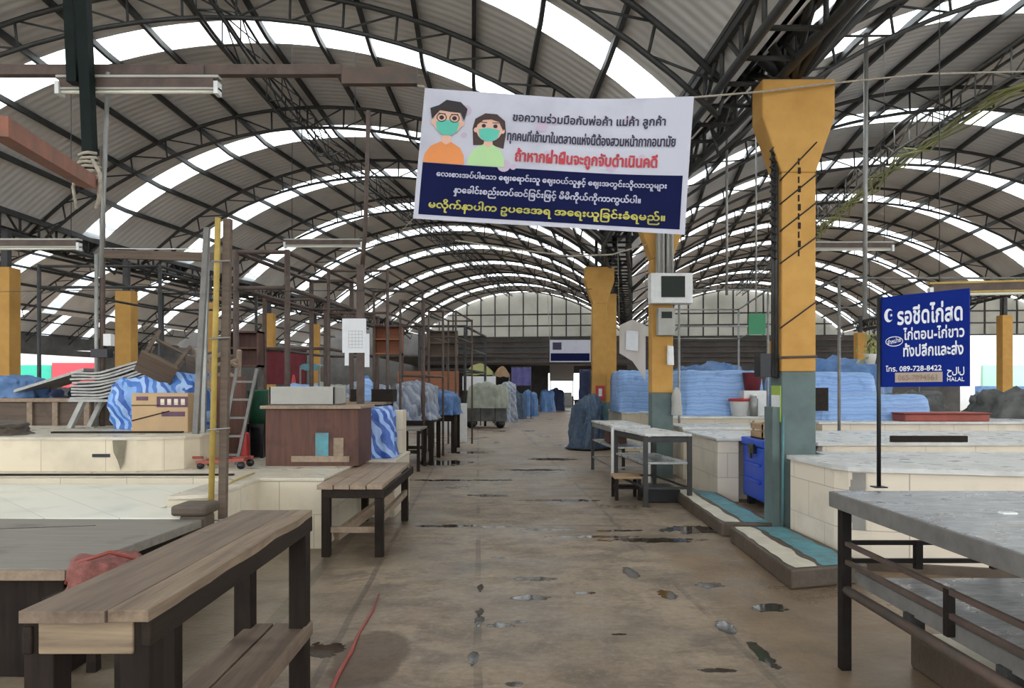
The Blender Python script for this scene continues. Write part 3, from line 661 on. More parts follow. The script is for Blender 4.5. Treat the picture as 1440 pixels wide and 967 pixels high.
a = MB(); arc(.17, .5, .105, .055, .008, 0, 360, 30); put_text(a, 'จำหน่าย', ssurf, .09, .465, .25, .52, .002, .03, .03); obj('oval_mark', a, 'sign_white', sg, off=L0s)
a = MB(); put_text(a, 'حلال', ssurf, .77, .1, .95, .2, .002, .03); obj('emblem', a, 'sign_white', sg, off=L0s)
a = MB(); a.add([ssurf(.18, .05, .002), ssurf(.72, .05, .002), ssurf(.72, .155, .002), ssurf(.18, .155, .002)], [(0, 1, 2, 3)]); k = obj('patch', a, 'sign_tan', sg, off=L0s)
a = MB(); put_text(a, '065-7894561', ssurf, .22, .07, .66, .13, .004, .03); o = obj('patch_lettering', a, 'wood_mid', k, off=L0s)

# ------------------------------------------------------------------ left side, near: stalls and bench
def slab(poly, z0, z1): return MB().prism(poly, z0, z1)
t = thing('market_counter', 'low dark wooden counter with grey board top beside the bench', 'counter', (-3.3, 4.2, 0)); L = t.location
a = MB(); a.box(-5, -2.17, 3.58, 4.86, 0, .49); obj('body', a, 'wood_dark_z', t, .006, L)
a = MB(); a.hexa([(-5, 3.53, .485), (-2.12, 3.53, .485), (-2.03, 4.84, .485), (-5, 4.9, .485), (-5, 3.53, .54), (-2.12, 3.53, .54), (-2.03, 4.84, .54), (-5, 4.9, .54)]); obj('top', a, 'wood_grey', t, .006, L)
a = MB(); a.bar((-5, 4.12, .5405), (-2.6, 4.62, .5405), .012, .003); obj('seam', a, 'black', t, 0, L)
a = MB(); a.box(-5, -2.13, 3.522, 3.535, .482, .53); obj('edge_strip', a, 'wood_mid', t, 0, L)
t = thing('tiled_counter', 'low tiled counter with pale wet top behind the dark wooden counter', 'counter', (-3.5, 5.8, 0)); L = t.location
a = slab([(-5.5, 4.92), (-2.24, 4.92), (-2.24, 5.3), (-2.53, 5.3), (-2.53, 6.62), (-5.5, 6.62)], 0, .51); obj('body', a, 'tile_warm', t, .006, L)
a = slab([(-5.5, 4.9), (-2.2, 4.9), (-2.2, 5.32), (-2.525, 5.32), (-2.525, 6.62), (-5.5, 6.62)], .51, .537); obj('top', a, 'tile_top', t, .006, L)
a = MB(); a.tube([(-2.2, 4.97, .5), (-2.28, 5.3, .56), (-2.25, 5.7, .6), (-2.3, 6.1, .63), (-2.3, 6.6, .64)], .008, 6); obj('edge_cord', a, 'yellow_dull', t, 0, L)
a = MB(); a.box(-2.19, -2.02, 4.86, 5.04, 0, .56); a.box(-2.23, -2.0, 4.82, 5.08, .56, .63)
solo('brick_pier', a, 'concrete_dark', 'short dark broken pier at the counter corner by the yellow pole', 'pier', bevel=.02)
t = thing('tiled_counter', 'long low cream tiled counter under the brown cabinet', 'counter', (-3.4, 7.8, 0)); L = t.location
PC = [(-6.6, 6.68), (-2.5, 6.68), (-2.5, 5.35), (-2.2, 5.42), (-2.2, 6.42), (-1.64, 6.42), (-1.62, 7.98), (-1.27, 7.98), (-1.27, 9.15), (-6.6, 9.15)]
obj('body', slab(PC, 0, .59), 'tile', t, .006, L)
a = slab([(x-(.0 if x < -6 else -.015), y-.02) for x, y in PC], .59, .62); obj('top', a, 'top_beige', t, .006, L)
a = MB(); a.box(-6.6, -2.5, 6.64, 6.66, .61, .628); obj('edge_strip', a, 'wood_dark', t, 0, L)
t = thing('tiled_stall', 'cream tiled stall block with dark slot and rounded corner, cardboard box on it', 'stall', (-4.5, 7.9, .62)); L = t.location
PD = [(-6.9, 6.9), (-3.75, 6.88), (-3.5, 6.9), (-3.3, 6.97), (-3.15, 7.1), (-3.08, 7.3), (-3.06, 9.0), (-6.9, 9.0)]
obj('body', slab(PD, .62, .915), 'tile_warm', t, 0, L); obj('top', slab([(x+(.02 if x > -4 else 0), y-.015) for x, y in PD], .915, .94), 'top_beige', t, 0, L)
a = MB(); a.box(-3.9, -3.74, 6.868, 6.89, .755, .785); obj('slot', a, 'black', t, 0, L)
a = MB(); [a.add([(-3.71, 6.866, .912), (-3.7, 6.866, .8), (-3.66, 6.866, .72), (-3.635, 6.866, .635), (-3.61, 6.866, .7), (-3.6, 6.866, .82), (-3.585, 6.866, .912)], [(0, 1, 2, 3, 4, 5, 6)])]
obj('broken_tile_patch', a, 'patch', t, 0, L)
# bench
t = thing('wooden_bench', 'tall weathered wooden bench with lower shelf at the near left', 'bench', (-1.06, 2.6, 0)); L = t.location
BX0, BX1, BY0, BY1, BZ = -1.235, -.915, 1.86, 3.40, .84
for i, (x0, x1) in enumerate(((BX0, -1.02), (-1.017, BX1))):
    a = MB(); n = 12
    rows = []
    for j in range(n+1):
        y = BY0+(BY1-BY0)*j/n+(.01*(i-1) if j in (0, n) else 0)
        e0 = x0+.004*noise.noise((y*3, i, 0)); e1 = x1+(.014 if i == 1 else .003)*noise.noise((y*4, i, 5)); zt = BZ+.003*noise.noise((y*2, i*3, 2))
        rows.append([(e0, y, zt-.03), (e1, y, zt-.03), (e1, y, zt), (e0, y, zt)])
    a.sheet(rows, False, True); b = len(a.v)-4*(n+1); a.add([rows[0][k] for k in range(4)], [(0, 1, 2, 3)]); a.add([rows[-1][k] for k in range(4)], [(3, 2, 1, 0)])
    obj('top_plank', a, 'wood_bench' if i == 0 else 'wood_bench_light', t, 0, L)
for x, y in ((-.955, 1.92), (-1.2, 1.92), (-.955, 3.34), (-1.2, 3.34)):
    a = MB(); a.box(x-.042, x+.034, y-.04, y+.04, 0, BZ-.03); obj('leg', a, 'wood_dark_z', t, .004, L)
a = MB(); a.box(-.938, -.914, 1.87, 3.39, BZ-.095, BZ-.028); obj('apron', a, 'wood_dark', t, .004, L)
a = MB(); a.box(-1.24, -1.216, 1.87, 3.39, BZ-.115, BZ-.045); obj('apron', a, 'wood_dark', t, .004, L)
a = MB(); a.box(-1.2, -.96, 1.872, 1.892, BZ-.115, BZ-.032); obj('end_board', a, 'wood_bench_x', t, .004, L, 'pale end board')
a = MB(); a.box(-1.2, -.96, 3.37, 3.39, BZ-.115, BZ-.05); obj('end_board', a, 'wood_dark', t, .004, L)
for x0, x1 in ((-1.2, -1.09), (-1.08, -.935)):
    a = MB(); a.box(x0, x1, 1.9, 3.38, .29, .325); obj('shelf_plank', a, 'wood_bench', t, .004, L)
a = MB(); a.box(-.93, -.912, 1.9, 3.39, .27, .335); obj('shelf_rail', a, 'wood_bench', t, .004, L)
for px_, y0 in ((-1.2, 2.6), (-.952, 2.62)):
    if px_ < -1: a = MB(); a.box(px_-.03, px_+.03, y0-.03, y0+.03, 0, BZ-.045); obj('leg', a, 'wood_dark_z', t, .004, L)
# red bundle between counter and bench
t = thing('mesh_bag', 'faded red mesh bundle wedged between dark counter and bench', 'bag', (-1.92, 3.5, 0)); L = t.location
a = MB(); a.drape(.3, .3, .15, 4, .05, .05, .06, 2.3, nu=40); o = obj('bundle', a, 'pinkmesh', t); o.location = (0, 0, .46)
a = MB(); a.tube([(-.13, -.1, .5), (-.07, -.12, .6), (.06, -.08, .64), (.15, .02, .58), (.14, .1, .5)], .009, 6); obj('handle_cord', a, 'redbrown', t)
a = MB(); a.box(-.18, .2, -.2, .2, .4, .46)
for x in (-.15, .16):
    for y in (-.16, .16): a.box(x-.025, x+.025, y-.025, y+.025, 0, .4)
o = solo('low_stool', a, 'wood_dark', 'small dark stool carrying the red mesh bundle beside the bench', 'stool', (-1.92, 3.5, 0), bevel=.004)
a = MB(); a.tube([(-.83, 3.3, .006), (-.845, 3.6, .007), (-.85, 3.9, .006), (-.87, 4.2, .007), (-.87, 4.6, .006), (-.9, 5.0, .006)], [.014, .011, .013, .009, .008, .004], 6); solo('red_rope', a, 'redbrown', 'thin faded red cord lying along the slab edge on the left', 'cord')
# low wooden table against the tiled counter
t = thing('wooden_table', 'low plank table standing in front of the blue striped sack', 'table', (-1.3, 7, 0)); L = t.location
for i in range(4):
    a = MB(); x0 = -1.6+.135*i; a.hexa([(x0, 6.06+.01*(i % 2), .565), (x0+.13, 6.06, .565), (x0+.13-.03, 7.93, .565), (x0-.03, 7.93, .565), (x0, 6.06+.01*(i % 2), .602), (x0+.13, 6.06, .602), (x0+.13-.03, 7.93, .602), (x0-.03, 7.93, .602)]); obj('top_plank', a, 'wood_mid', t, .004, L)
for x, y in ((-1.1, 6.14), (-1.54, 6.14), (-1.13, 7.8), (-1.55, 7.8)):
    a = MB(); a.box(x-.035, x+.035, y-.035, y+.035, 0, .565); obj('leg', a, 'wood_dark_z', t, .004, L)
a = MB(); a.box(-1.08, -1.05, 6.08, 7.88, .49, .565); a.box(-1.56, -1.08, 6.09, 6.115, .49, .565); obj('apron', a, 'wood_dark', t, .004, L)
a = MB(); a.bar((-1.5, 6.3, .14), (-1.12, 6.9, .4), .06, .08); obj('brace', a, 'wood_mid', t, .004, L)
a = MB(); a.bar((-1.54, 6.16, .22), (-1.1, 6.16, .22), .04, .05); a.bar((-1.1, 6.2, .3), (-1.12, 7.8, .3), .04, .06); obj('stretcher', a, 'wood_mid', t, .004, L)
# cabinet, tray, sack
t = thing('wooden_cabinet', 'reddish brown board cabinet with turquoise paint patch on the tiled counter', 'cabinet', (-2.0, 7.75, .62)); L = t.location
a = MB(); a.box(-2.46, -1.53, 7.38, 8.05, .62, 1.19); obj('body', a, 'wood_red', t, .005, L)
a = MB(); a.box(-2.5, -1.5, 7.33, 8.08, 1.19, 1.222); obj('top', a, 'wood_mid', t, .004, L)
a = MB(); a.box(-1.96, -1.83, 7.372, 7.385, .69, .95); obj('paint_patch', a, 'teal', t, 0, L, 'turquoise painted patch')
a = MB(); a.box(-2.2, -1.62, 7.365, 7.385, .66, .72); obj('batten', a, 'wood_mid', t, .003, L)
a = MB(); a.box(-1.78, -1.68, 7.372, 7.385, .7, .9); obj('scuffed_patch', a, 'wood_mid', t, 0, L)
a = MB(); a.box(-.34, .34, -.25, .25, 0, .02); a.box(-.34, .34, -.25, -.22, 0, .19); a.box(-.34, .34, .22, .25, 0, .19); a.box(-.34, -.31, -.25, .25, 0, .19); a.box(.31, .34, -.25, .25, 0, .19)
solo('storage_tray', a, 'off', 'greyish beige open tray lying on the brown cabinet', 'tray', (-2.14, 7.78, 1.222), bevel=.008)
a = MB(); a.drape(.42, .5, .55, 11, .08, .05, .06, 4, top=.02); solo('striped_sack', a, 'tarp_sack', 'full blue and white striped sack beside the brown cabinet', 'sack', (-1.555, 8.42, .62))
a = MB(); a.box(-1.47, -1.3, 8.8, 9.1, .62, 1.13); solo('tiled_post', a, 'tile_warm', 'cream tiled stub wall just right of the blue striped sack', 'wall', bevel=.005)
# things on the tiled stall
a = MB(); a.drape(1.02, .62, .6, 21, .05, .09, .12, 3.2, top=-.1); solo('striped_sheet', a, 'tarp_cloth', 'crumpled blue and white striped sheet heaped behind the cardboard box', 'sheet', (-3.96, 8.45, .94))
t = thing('cardboard_box', 'closed cardboard box with purple printing beside the striped sheet', 'box', (-3.62, 7.8, .94)); L = t.location
a = MB(); a.box(-.29, .29, -.2, .2, 0, .405); obj('carton', a, 'card', t, .006)
a = MB(); a.box(-.03, .29, -.203, -.2, .26, .37); o = obj('printed_band', a, 'card_print', t)
a = MB()
for i in range(4): a.box(.01+.07*i, .05+.07*i, -.206, -.203, .285, .345)
obj('print', a, 'tile', o)
a = MB(); a.box(.02, .26, -.203, -.2, .165, .215); a.box(-.24, -.12, -.203, -.2, .33, .37); obj('printed_band', a, 'card_print', t)
a = MB(); a.bar((-.29, -.204, .12), (.1, -.204, .22), .004, .012); a.bar((-.29, -.204, .28), (.0, -.204, .28), .004, .008); obj('string', a, 'wood_dark', t)
a = MB(); a.box(-.55, .75, -.03, .03, 0, .018); solo('plank', a, 'wood_dark', 'thin dark plank lying along the tiled stall front edge', 'plank', (-4.1, 7.5, .94), .03)
for i in range(9):
    a = MB(); n = 10; rows = []
    for j in range(n+1):
        u = j/n; x = -.42+.84*u; z = .1*max(0, u-.35)**1.2*2.6+.004*math.sin(u*9+i)
        rows.append([(x, -.24+.01*(i % 3), z), (x, .24, z), (x, .24, z+.022), (x, -.24+.01*(i % 3), z+.022)])
    a.sheet(rows, False, True); a.add(rows[0], [(0, 1, 2, 3)]); a.add(rows[-1], [(3, 2, 1, 0)])
    solo('plastic_sheet', a, 'grey_sheet', 'grey corrugated plastic sheet in the bent stack left of the striped sheet', 'sheet', (-4.58+.012*(i % 2), 8.6, 1.27+.036*i), 0, 'stacked grey plastic sheets')
t = thing('trestle', 'pale splayed trestle holding up the stack of grey sheets', 'trestle', (-4.6, 8.6, .94))
for q in (-.2, .2):
    a = MB(); a.bar((-.42, q, 0), (-.26, q, .33), .07, .05); obj('leg', a, 'grey_sheet', t)
    a = MB(); a.bar((.16, q, 0), (.12, q, .33), .06, .05); obj('leg', a, 'wood_dark', t)
a = MB(); a.box(-.42, .18, -.24, .24, .3, .33); obj('top_rail', a, 'grey_sheet', t)
def stool(label, loc, rot, m='wood_brown'):
    t = thing('wooden_stool', label, 'stool', loc); t.rotation_euler = rot
    a = MB(); a.box(-.2, .2, -.17, .17, .36, .39); obj('seat', a, m, t, .004)
    for x in (-.16, .16):
        for y in (-.13, .13): a = MB(); a.bar((x*1.1, y*1.1, 0), (x, y, .36), .04, .04); obj('leg', a, m, t)
    a = MB(); a.bar((-.16, -.13, .12), (.16, -.13, .12), .025, .03); a.bar((-.16, .13, .12), (.16, .13, .12), .025, .03); a.bar((-.16, -.13, .2), (-.16, .13, .2), .025, .03); a.bar((.16, -.13, .2), (.16, .13, .2), .025, .03); obj('stretcher', a, m, t)
stool('upturned dark wooden stool on top of the striped sheet', (-3.82, 8.3, 1.86), (R(140), R(28), R(20)))
stool('dark wooden stool lying on its side behind the upturned one', (-3.42, 8.85, 1.66), (R(100), R(10), R(-40)))
stool('tipped pale wooden stool at right end of the striped sheet', (-3.3, 8.3, 1.83), (R(200), R(-14), R(50)), 'wood_mid')
a = MB(); a.drape(.5, .4, .12, 31, .2, .06, .05, 2.5, nu=36); solo('folded_cloth', a, 'concrete_dark', 'dark folded cloth lying on the tiled stall at the left edge', 'cloth', (-5.05, 7.25, .94))
t = thing('wooden_stall', 'brown wooden stall with boarded bays at the left edge', 'stall', (-6.1, 9.6, 0))
a = MB(); a.box(-1.2, .78, -.25, .3, 0, 1.22); obj('boarding', a, 'wood_brown', t, .004)
a = MB(); a.box(-1.22, .8, -.3, .32, 1.22, 1.27); obj('top', a, 'wood_mid', t, .004)
for x in (-1.1, -.5, .02, .34, .74): a = MB(); a.box(x-.035, x+.035, -.285, -.25, 0, 1.22); obj('batten', a, 'wood_mid', t, .003)
a = MB(); a.box(-1.2, .78, -.28, -.25, .86, .92); obj('rail', a, 'wood_mid', t, .003)
a = MB(); a.drape(.9, .5, .26, 41, .05, .06, .06, 3); solo('blue_sheet', a, 'blue', 'crumpled blue sheet on the brown wooden stall at the left edge', 'sheet', (-6.55, 9.6, 1.27))
a = MB(); a.hexa([(-.45, -.3, 0), (.42, -.3, .27), (.42, .3, .27), (-.45, .3, 0), (-.45, -.3, .035), (.42, -.3, .305), (.42, .3, .305), (-.45, .3, .035)]); o = solo('tilted_panel', a, 'grey_metal', 'grey edged panel leaning over the brown wooden stall', 'panel', (-5.75, 9.5, 1.34))
a = MB(); a.drape(.6, .4, .2, 43, .05, .06, .05, 3); solo('dark_bundle', a, 'dkblue', 'dark navy covered bundle on brown stall under leaning panel', 'bundle', (-5.5, 9.8, 1.27))

# ------------------------------------------------------------------ left side: poles, ladder, cart, bin
def pole(name, pts, r, m, label, cat='pole', group=None, square=False):
    p0 = Vector(pts[0]); a = MB(); q = [Vector(p)-p0 for p in pts]
    if square: a.bar(q[0], q[-1], r*2, r*2)
    else: a.tube(q, r, 8)
    return solo(name, a, m, label, cat, p0, 0, group)
t = thing('post', 'tall yellow-edged timber post rising behind the bench', 'post', (-2.12, 5.32, 0))
a = MB(); a.bar((.02, .03, 0), (.065, .03, 2.62), .055, .05); obj('timber', a, 'wood_brown', t, .004)
a = MB(); a.tube([(-.045, -.01, .4), (.0, -.01, 2.2), (.008, -.01, 2.62)], .022, 8); obj('yellow_pipe', a, 'yellow_dull', t)
a = MB()
for z in (.45, 1.1, 1.75, 2.3): a.tube([(-.07+.02*z, -.05, z), (.1, -.02, z+.01)], .006, 5)
obj('wire_tie', a, 'grey_metal', t)
pole('leaning_pole', [(-3.17, 7.37, .62), (-3.05, 7.4, 3.0)], .026, 'grey_pole', 'grey leaning pole just left of the yellow post', square=True)
pole('steel_pole', [(lat(285, 7.6), 7.6, .62), (lat(292, 7.6), 7.6, 2.95)], .02, 'grey_metal', 'pale galvanised pole touching the yellow post', square=True)
t = thing('pole', 'tall grey pole with dark upper sleeve standing on the tiled stall, left', 'pole', (-4.9, 8.85, .94))
a = MB(); a.tube([(0, 0, 0), (0, 0, 3.3)], .032, 8); obj('shaft', a, 'brown_pole', t)
a = MB(); a.tube([(-.05, -.04, 0), (-.05, -.04, 2.05)], .024, 8); obj('side_pipe', a, 'grey_metal', t)
a = MB(); a.box(-.1, .1, -.08, .06, .82, .92); obj('clamp', a, 'black', t)
a = MB(); a.box(.04, .13, -.06, .03, .96, 1.1); obj('switch', a, 'white', t)
t = thing('beam', 'brown timber crossbeam on the grey poles at upper left', 'beam', (-4.9, 8.8, 3.0))
a = MB(); a.bar((.0, .06, .0), (1.42, .06, -.04), .06, .1); obj('timber', a, 'wood_brown', t)
t = thing('ladder', 'narrow pale ladder leaning beside the green bin', 'ladder', (lat(326, 7.5), 7.5, .62))
a = MB(); a.bar((-.12, 0, 0), (-.04, .25, .98), .03, .03); obj('rail', a, 'grey_pole', t)
a = MB(); a.bar((.05, 0, 0), (.17, .25, .98), .03, .03); obj('rail', a, 'grey_pole', t)
for i in range(5):
    u = .1+.19*i; a = MB(); a.bar((-.12+.08*u, .25*u, .98*u), (.05+.12*u, .25*u, .98*u), .022, .022); obj('rung', a, 'grey_pole', t)
a = MB(); a.box(-.16, .16, 0, .04, 0, .9); solo('board', a, 'wood_red', 'reddish brown upright board behind the narrow ladder', 'board', (lat(325, 8), 8.0, .62), bevel=.004)
t = thing('hand_cart', 'small red low cart at the foot of the ladder', 'cart', (lat(320, 7.1), 7.1, .62))
a = MB(); a.bar((-.3, 0, .06), (.16, 0, .09), .03, .03); a.bar((-.3, .25, .06), (.16, .25, .09), .03, .03); a.box(-.1, -.05, 0, .25, .06, .09); a.box(.08, .13, 0, .25, .07, .1); obj('frame', a, 'redbrown', t)
for y in (0, .25): a = MB(); a.tube([(.13, y-.02, .035), (.13, y+.02, .035)], .035, 14); obj('wheel', a, 'black', t)
for y in (0, .25): a = MB(); a.tube([(-.26, y-.02, .03), (-.26, y+.02, .03)], .03, 14); obj('wheel', a, 'black', t)
a = MB(); a.bar((-.28, .1, .1), (-.42, .12, .1), .025, .025); obj('handle', a, 'redbrown', t)
t = thing('bin', 'dark green plastic bin on a black stand left of the brown cabinet', 'bin', (lat(362, 8.3), 8.3, .62))
a = MB(); a.lathe([(.09, .38), (.11, .72), (.125, .74), (.125, .76), (.1, .76), (.09, .5)], 18); obj('tub', a, 'green', t)
a = MB(); a.box(-.11, .11, -.11, .11, .34, .38); a.box(-.1, -.06, -.1, -.06, 0, .34); a.box(.06, .1, -.1, -.06, 0, .34); a.box(-.1, -.06, .06, .1, 0, .34); a.box(.06, .1, .06, .1, 0, .34); a.box(-.08, .08, .0, .02, 0, .34); obj('stand', a, 'black', t)
a = MB(); a.drape(.1, .1, .3, 9, .1, .03, .02, 3, nu=24); solo('red_bag', a, 'red', 'small red bag between the ladder and green bin', 'bag', (lat(344, 7.9), 7.9, .62))
# pole with paper notice
t = thing('notice_pole', 'tall brown pole bearing a white paper notice, centre left', 'pole', (lat(507, 9.35), 9.35, 0))
a = MB(); a.bar((0, 0, 0), (0, 0, 2.95), .09, .06); obj('post', a, 'brown_pole', t)
a = MB(); a.tube([(.02, 0, 2.9), (.06, 0, 3.4), (.1, 0, 4.9)], .028, 8); obj('upper_pipe', a, 'brown_pole', t)
a = MB(); a.box(-.22, .08, -.05, -.04, 1.84, 2.27); n_ = obj('paper_notice', a, 'paper', t)
a = MB()
for i in range(6): a.box(-.14, .04, -.0525, -.05, 1.9+.042*i, 1.905+.042*i)
for i in range(5): a.box(-.14+.042*i, -.137+.042*i, -.0525, -.05, 1.9, 2.12)
obj('printed_grid', a, 'off', n_)
a = MB(); a.box(.06, .12, -.045, -.035, 1.66, 2.08); a.box(-.19, -.14, -.045, -.035, 1.68, 1.86); obj('paper_strip', a, 'paper', t)
# overhead on the near left
t = thing('crossbeam', 'rusty steel crossbeam over the near left with tube lamp below', 'beam', (-3.0, 5.45, 3.73))
a = MB(); a.box(-1.6, 1.75, -.035, .035, -.035, .04); obj('beam', a, 'brown_pole', t, .004)
a = MB(); a.box(1.75, 2.3, -.03, .03, -.1, .02); obj('end_piece', a, 'rusty', t)
def lamp(label, loc, l=1.2, rz=0, m='off', up=.13):
    t = thing('tube_lamp', label, 'lamp', loc, rz)
    a = MB(); a.box(-l/2, l/2, -.04, .04, .03, .05); obj('housing', a, m, t, .003)
    a = MB(); a.box(-l/2+.02, l/2-.04, -.03, .03, -.04, .03); obj('gap_shade', a, 'brown_pole', t)  # dark box standing in for the shaded gap between top plate and tube
    a = MB(); a.box(-l/2, l/2, -.035, .035, -.055, -.04); obj('reflector', a, m, t)
    a = MB(); a.tube([(-l/2+.03, -.02, -.07), (l/2-.03, -.02, -.07)], .014, 8); obj('tube', a, 'tube', t)
    for e in (-l/2, l/2-.03): a = MB(); a.box(e, e+.03, -.05, .03, -.09, .0); obj('end_cap', a, 'white', t)
    a = MB(); a.tube([(-l*.4, 0, .05), (-l*.4, 0, up)], .005, 4); a.tube([(l*.4, 0, .05), (l*.4, 0, up)], .005, 4); obj('hanger', a, 'steel', t)
    return t
lamp('unlit tube lamp hanging under the rusty crossbeam, near left', (lat(196, 5.4), 5.4, 3.62), 1.18)
lamp('unlit tube lamp hanging at the left edge above ochre column', (lat(45, 8.7), 8.7, 3.1), 1.15, up=2.6)
lamp('unlit tube lamp between the yellow post and notice pole', (lat(455, 11.3), 11.3, 3.62), 1.2, up=3.25)
lamp('unlit tube lamp right of the nearest ochre column', (lat(1196, 10.5), 10.5, 3.42), 1.2, up=2.9)
lamp('unlit yellowish tube lamp above the halal sign at right', (lat(1385, 6.8), 6.8, 2.33), .95, R(-12), 'yellow_dull', 3.0)
t = thing('hanging_post', 'dark green steel post hanging from the roof at upper left', 'post', (-3.05, 5.3, 2.97))
a = MB(); a.bar((.03, 0, 0), (-.1, 0, 3.1), .075, .075); obj('shaft', a, 'green_steel', t)
a = MB(); a.bar((-.1, .02, .62), (-.13, .02, 1.3), .07, .07); obj('side_plate', a, 'green_steel', t)
a = MB()
for i in range(40):
    q = i*.9; a_ = (.05+.012*math.sin(i*1.7)); 
pts = [(.03+(.06+.015*math.sin(i*1.3))*math.cos(i*.8), -.02+(.06+.01*math.sin(i))*math.sin(i*.8), -.06+.004*i) for i in range(40)]
a.tube(pts, .012, 5); a.tube([(-.03, -.05, -.02), (-.06, -.06, -.15), (-.04, -.05, -.3)], .012, 5); a.tube([(.07, -.05, .05), (.13, -.06, -.05), (.12, -.05, -.22), (.1, -.05, -.3)], .016, 5)
obj('rope_lashing', a, 'rope', t)
pole('rusty_beam', [(-2.3, 3.3, 2.57), (-3.0, 5.25, 2.86)], .045, 'rust_red', 'rust-red beam slanting in from the left edge', 'beam', square=True)
pole('thin_rod', [(-2.98, 5.36, 2.2), (-2.95, 5.4, 3.7)], .016, 'grey_metal', 'thin pale rod hanging beside the rope lashing', 'rod')

# ------------------------------------------------------------------ left side, further back
def frame(label, d0, d1, x0, x1, h, m='brown_pole', r=.025, mid=True, rails=(1.0,), depthx=.1):
    """open stall frame of four posts and top rails"""
    t = thing('stall_scaffold', label, 'scaffold', ((x0+x1)/2, d0, 0)); cx = (x0+x1)/2; w = (x1-x0)/2; dd = d1-d0; sx = dd*depthx
    for x, y in ((-w, 0), (w, 0), (-w+sx, dd), (w+sx, dd)):
        a = MB(); a.tube([(x, y, 0), (x, y, h)], r, 6); obj('post', a, m, t)
    a = MB()
    for q in rails:
        z = h*q-.03
        a.tube([(-w, 0, z), (w, 0, z)], r*.8, 6); a.tube([(-w+sx, dd, z), (w+sx, dd, z)], r*.8, 6); a.tube([(-w, 0, z), (-w+sx, dd, z)], r*.8, 6); a.tube([(w, 0, z), (w+sx, dd, z)], r*.8, 6)
    obj('rail', a, m, t)
    return t
frame('brown pole stall frame over the grey-blue covered heap, left of aisle', 13.4, 15.2, lat(563, 13.4), lat(596, 13.4), 3.0, rails=(1.0, .55))
frame('stall frame with tan posts over the crumpled blue tarp, left of aisle', 16.2, 18.5, lat(603, 16.2), lat(641, 16.2), 3.1, 'rusty', rails=(1.0, .82))
frame('dark pole stall frame beside the olive covered cart, left of aisle', 22.5, 27, lat(590, 22.5), lat(654, 22.5), 3.3, 'steel', .05, rails=(1.0, .8, .6))
frame('thin brown stall frame behind the blue water bottle', 11.2, 13.6, lat(462, 11.2), lat(545, 11.2), 3.2, rails=(1.0, .8))
frame('brown stall frame left of the green bin, behind ladder', 10.2, 13.0, lat(332, 10.2), lat(404, 10.2), 3.3, 'brown_pole', .04, rails=(1.0, .85))
frame('brown stall frame behind grey tray with blue canopy beyond', 14.0, 17.5, lat(372, 14), lat(458, 14), 3.1, 'brown_pole', .04, rails=(1.0, .7))
frame('grey stall frame behind the brown wooden stall, far left', 12.0, 15.5, lat(55, 12), lat(225, 12), 3.4, 'steel', .03, rails=(1.0, .9))
def counter(label, x0, x1, y0, y1, h, body='tile_warm', top='top_grey', name='market_counter', skew=0.0):
    t = thing(name, label, 'counter', ((x0+x1)/2, (y0+y1)/2, 0)); w = (x1-x0)/2; d = (y1-y0)/2
    P = [(-w-skew*d, -d), (w-skew*d, -d), (w+skew*d, d), (-w+skew*d, d)]
    obj('body', slab(P, 0, h-.04), body, t, .005)
    obj('top', slab([(x*1.02, y*1.03) for x, y in P], h-.04, h), top, t, .005)
    return t
counter('dark brown plank counter behind the tiled stub wall, left', lat(455, 10.4), lat(540, 10.4), 10.3, 11.0, 1.2, 'wood_dark', 'wood_mid')
counter('pale counter behind the grey tray on the left', lat(385, 12.8), lat(480, 12.8), 12.8, 14.0, 1.25, 'tile_pink', 'top_grey')
a = MB(); a.drape(.55, .5, .22, 51, .05, .05, .06, 3); solo('white_blue_bundle', a, 'tarp_light', 'small blue and white bundle on the pale counter behind tray', 'bundle', (lat(425, 13.2), 13.2, 1.25))
t = thing('water_bottle', 'large clear blue water bottle on the dark plank counter', 'bottle', (lat(516, 10.6), 10.6, 1.2))
a = MB(); a.lathe([(.085, 0), (.09, .03), (.09, .16), (.083, .18), (.09, .2), (.088, .27), (.04, .33), (.03, .34)], 16); obj('body', a, 'tarp_light', t); a = MB(); a.lathe([(.034, .335), (.034, .37), (.01, .375)], 12); obj('cap', a, 'blue', t)
a = MB(); a.box(-.3, .3, -.2, .2, 0, .18); solo('low_box', a, 'wood_dark', 'dark wooden box behind the blue water bottle', 'box', (lat(540, 11.0)-.1, 10.75, 1.2), bevel=.005)
t = thing('side_table', 'small dark wooden table at the left aisle edge', 'table', (lat(580, 12.8), 12.8, 0))
a = MB(); a.box(-.2, .2, -.5, .5, .68, .715); obj('top', a, 'wood_grey', t, .004)
for x in (-.16, .16):
    for y in (-.45, .45): a = MB(); a.box(x-.025, x+.025, y-.025, y+.025, 0, .68); obj('leg', a, 'wood_dark_z', t)
a = MB(); a.box(-.16, .16, -.45, -.43, .3, .36); a.box(-.16, .16, .43, .45, .3, .36); obj('stretcher', a, 'wood_dark', t)
def legtable(name, label, x, y, w, d, h, m='wood_dark', rz=0):
    t = thing(name, label, 'table', (x, y, 0), rz)
    a = MB(); a.box(-w/2, w/2, -d/2, d/2, h-.04, h); obj('top', a, m, t, .004)
    for sx in (-1, 1):
        for sy in (-1, 1): a = MB(); q = sx*(w/2-.05); p = sy*(d/2-.05); a.box(q-.04, q+.04, p-.04, p+.04, 0, h-.04); obj('leg', a, m, t)
    a = MB(); a.box(-w/2+.05, w/2-.05, -d/2+.03, -d/2+.06, h-.14, h-.04); obj('apron', a, m, t)
    return t
def heap(name, m, label, x, y, z, w, d, h, seed, flare=.08, fold=.12, lump=.2, ex=3.0, top=.08, cat='tarp'):
    a = MB(); a.drape(w, d, h, seed, flare, fold, lump, ex, top=top); return solo(name, a, m, label, cat, (x, y, z))
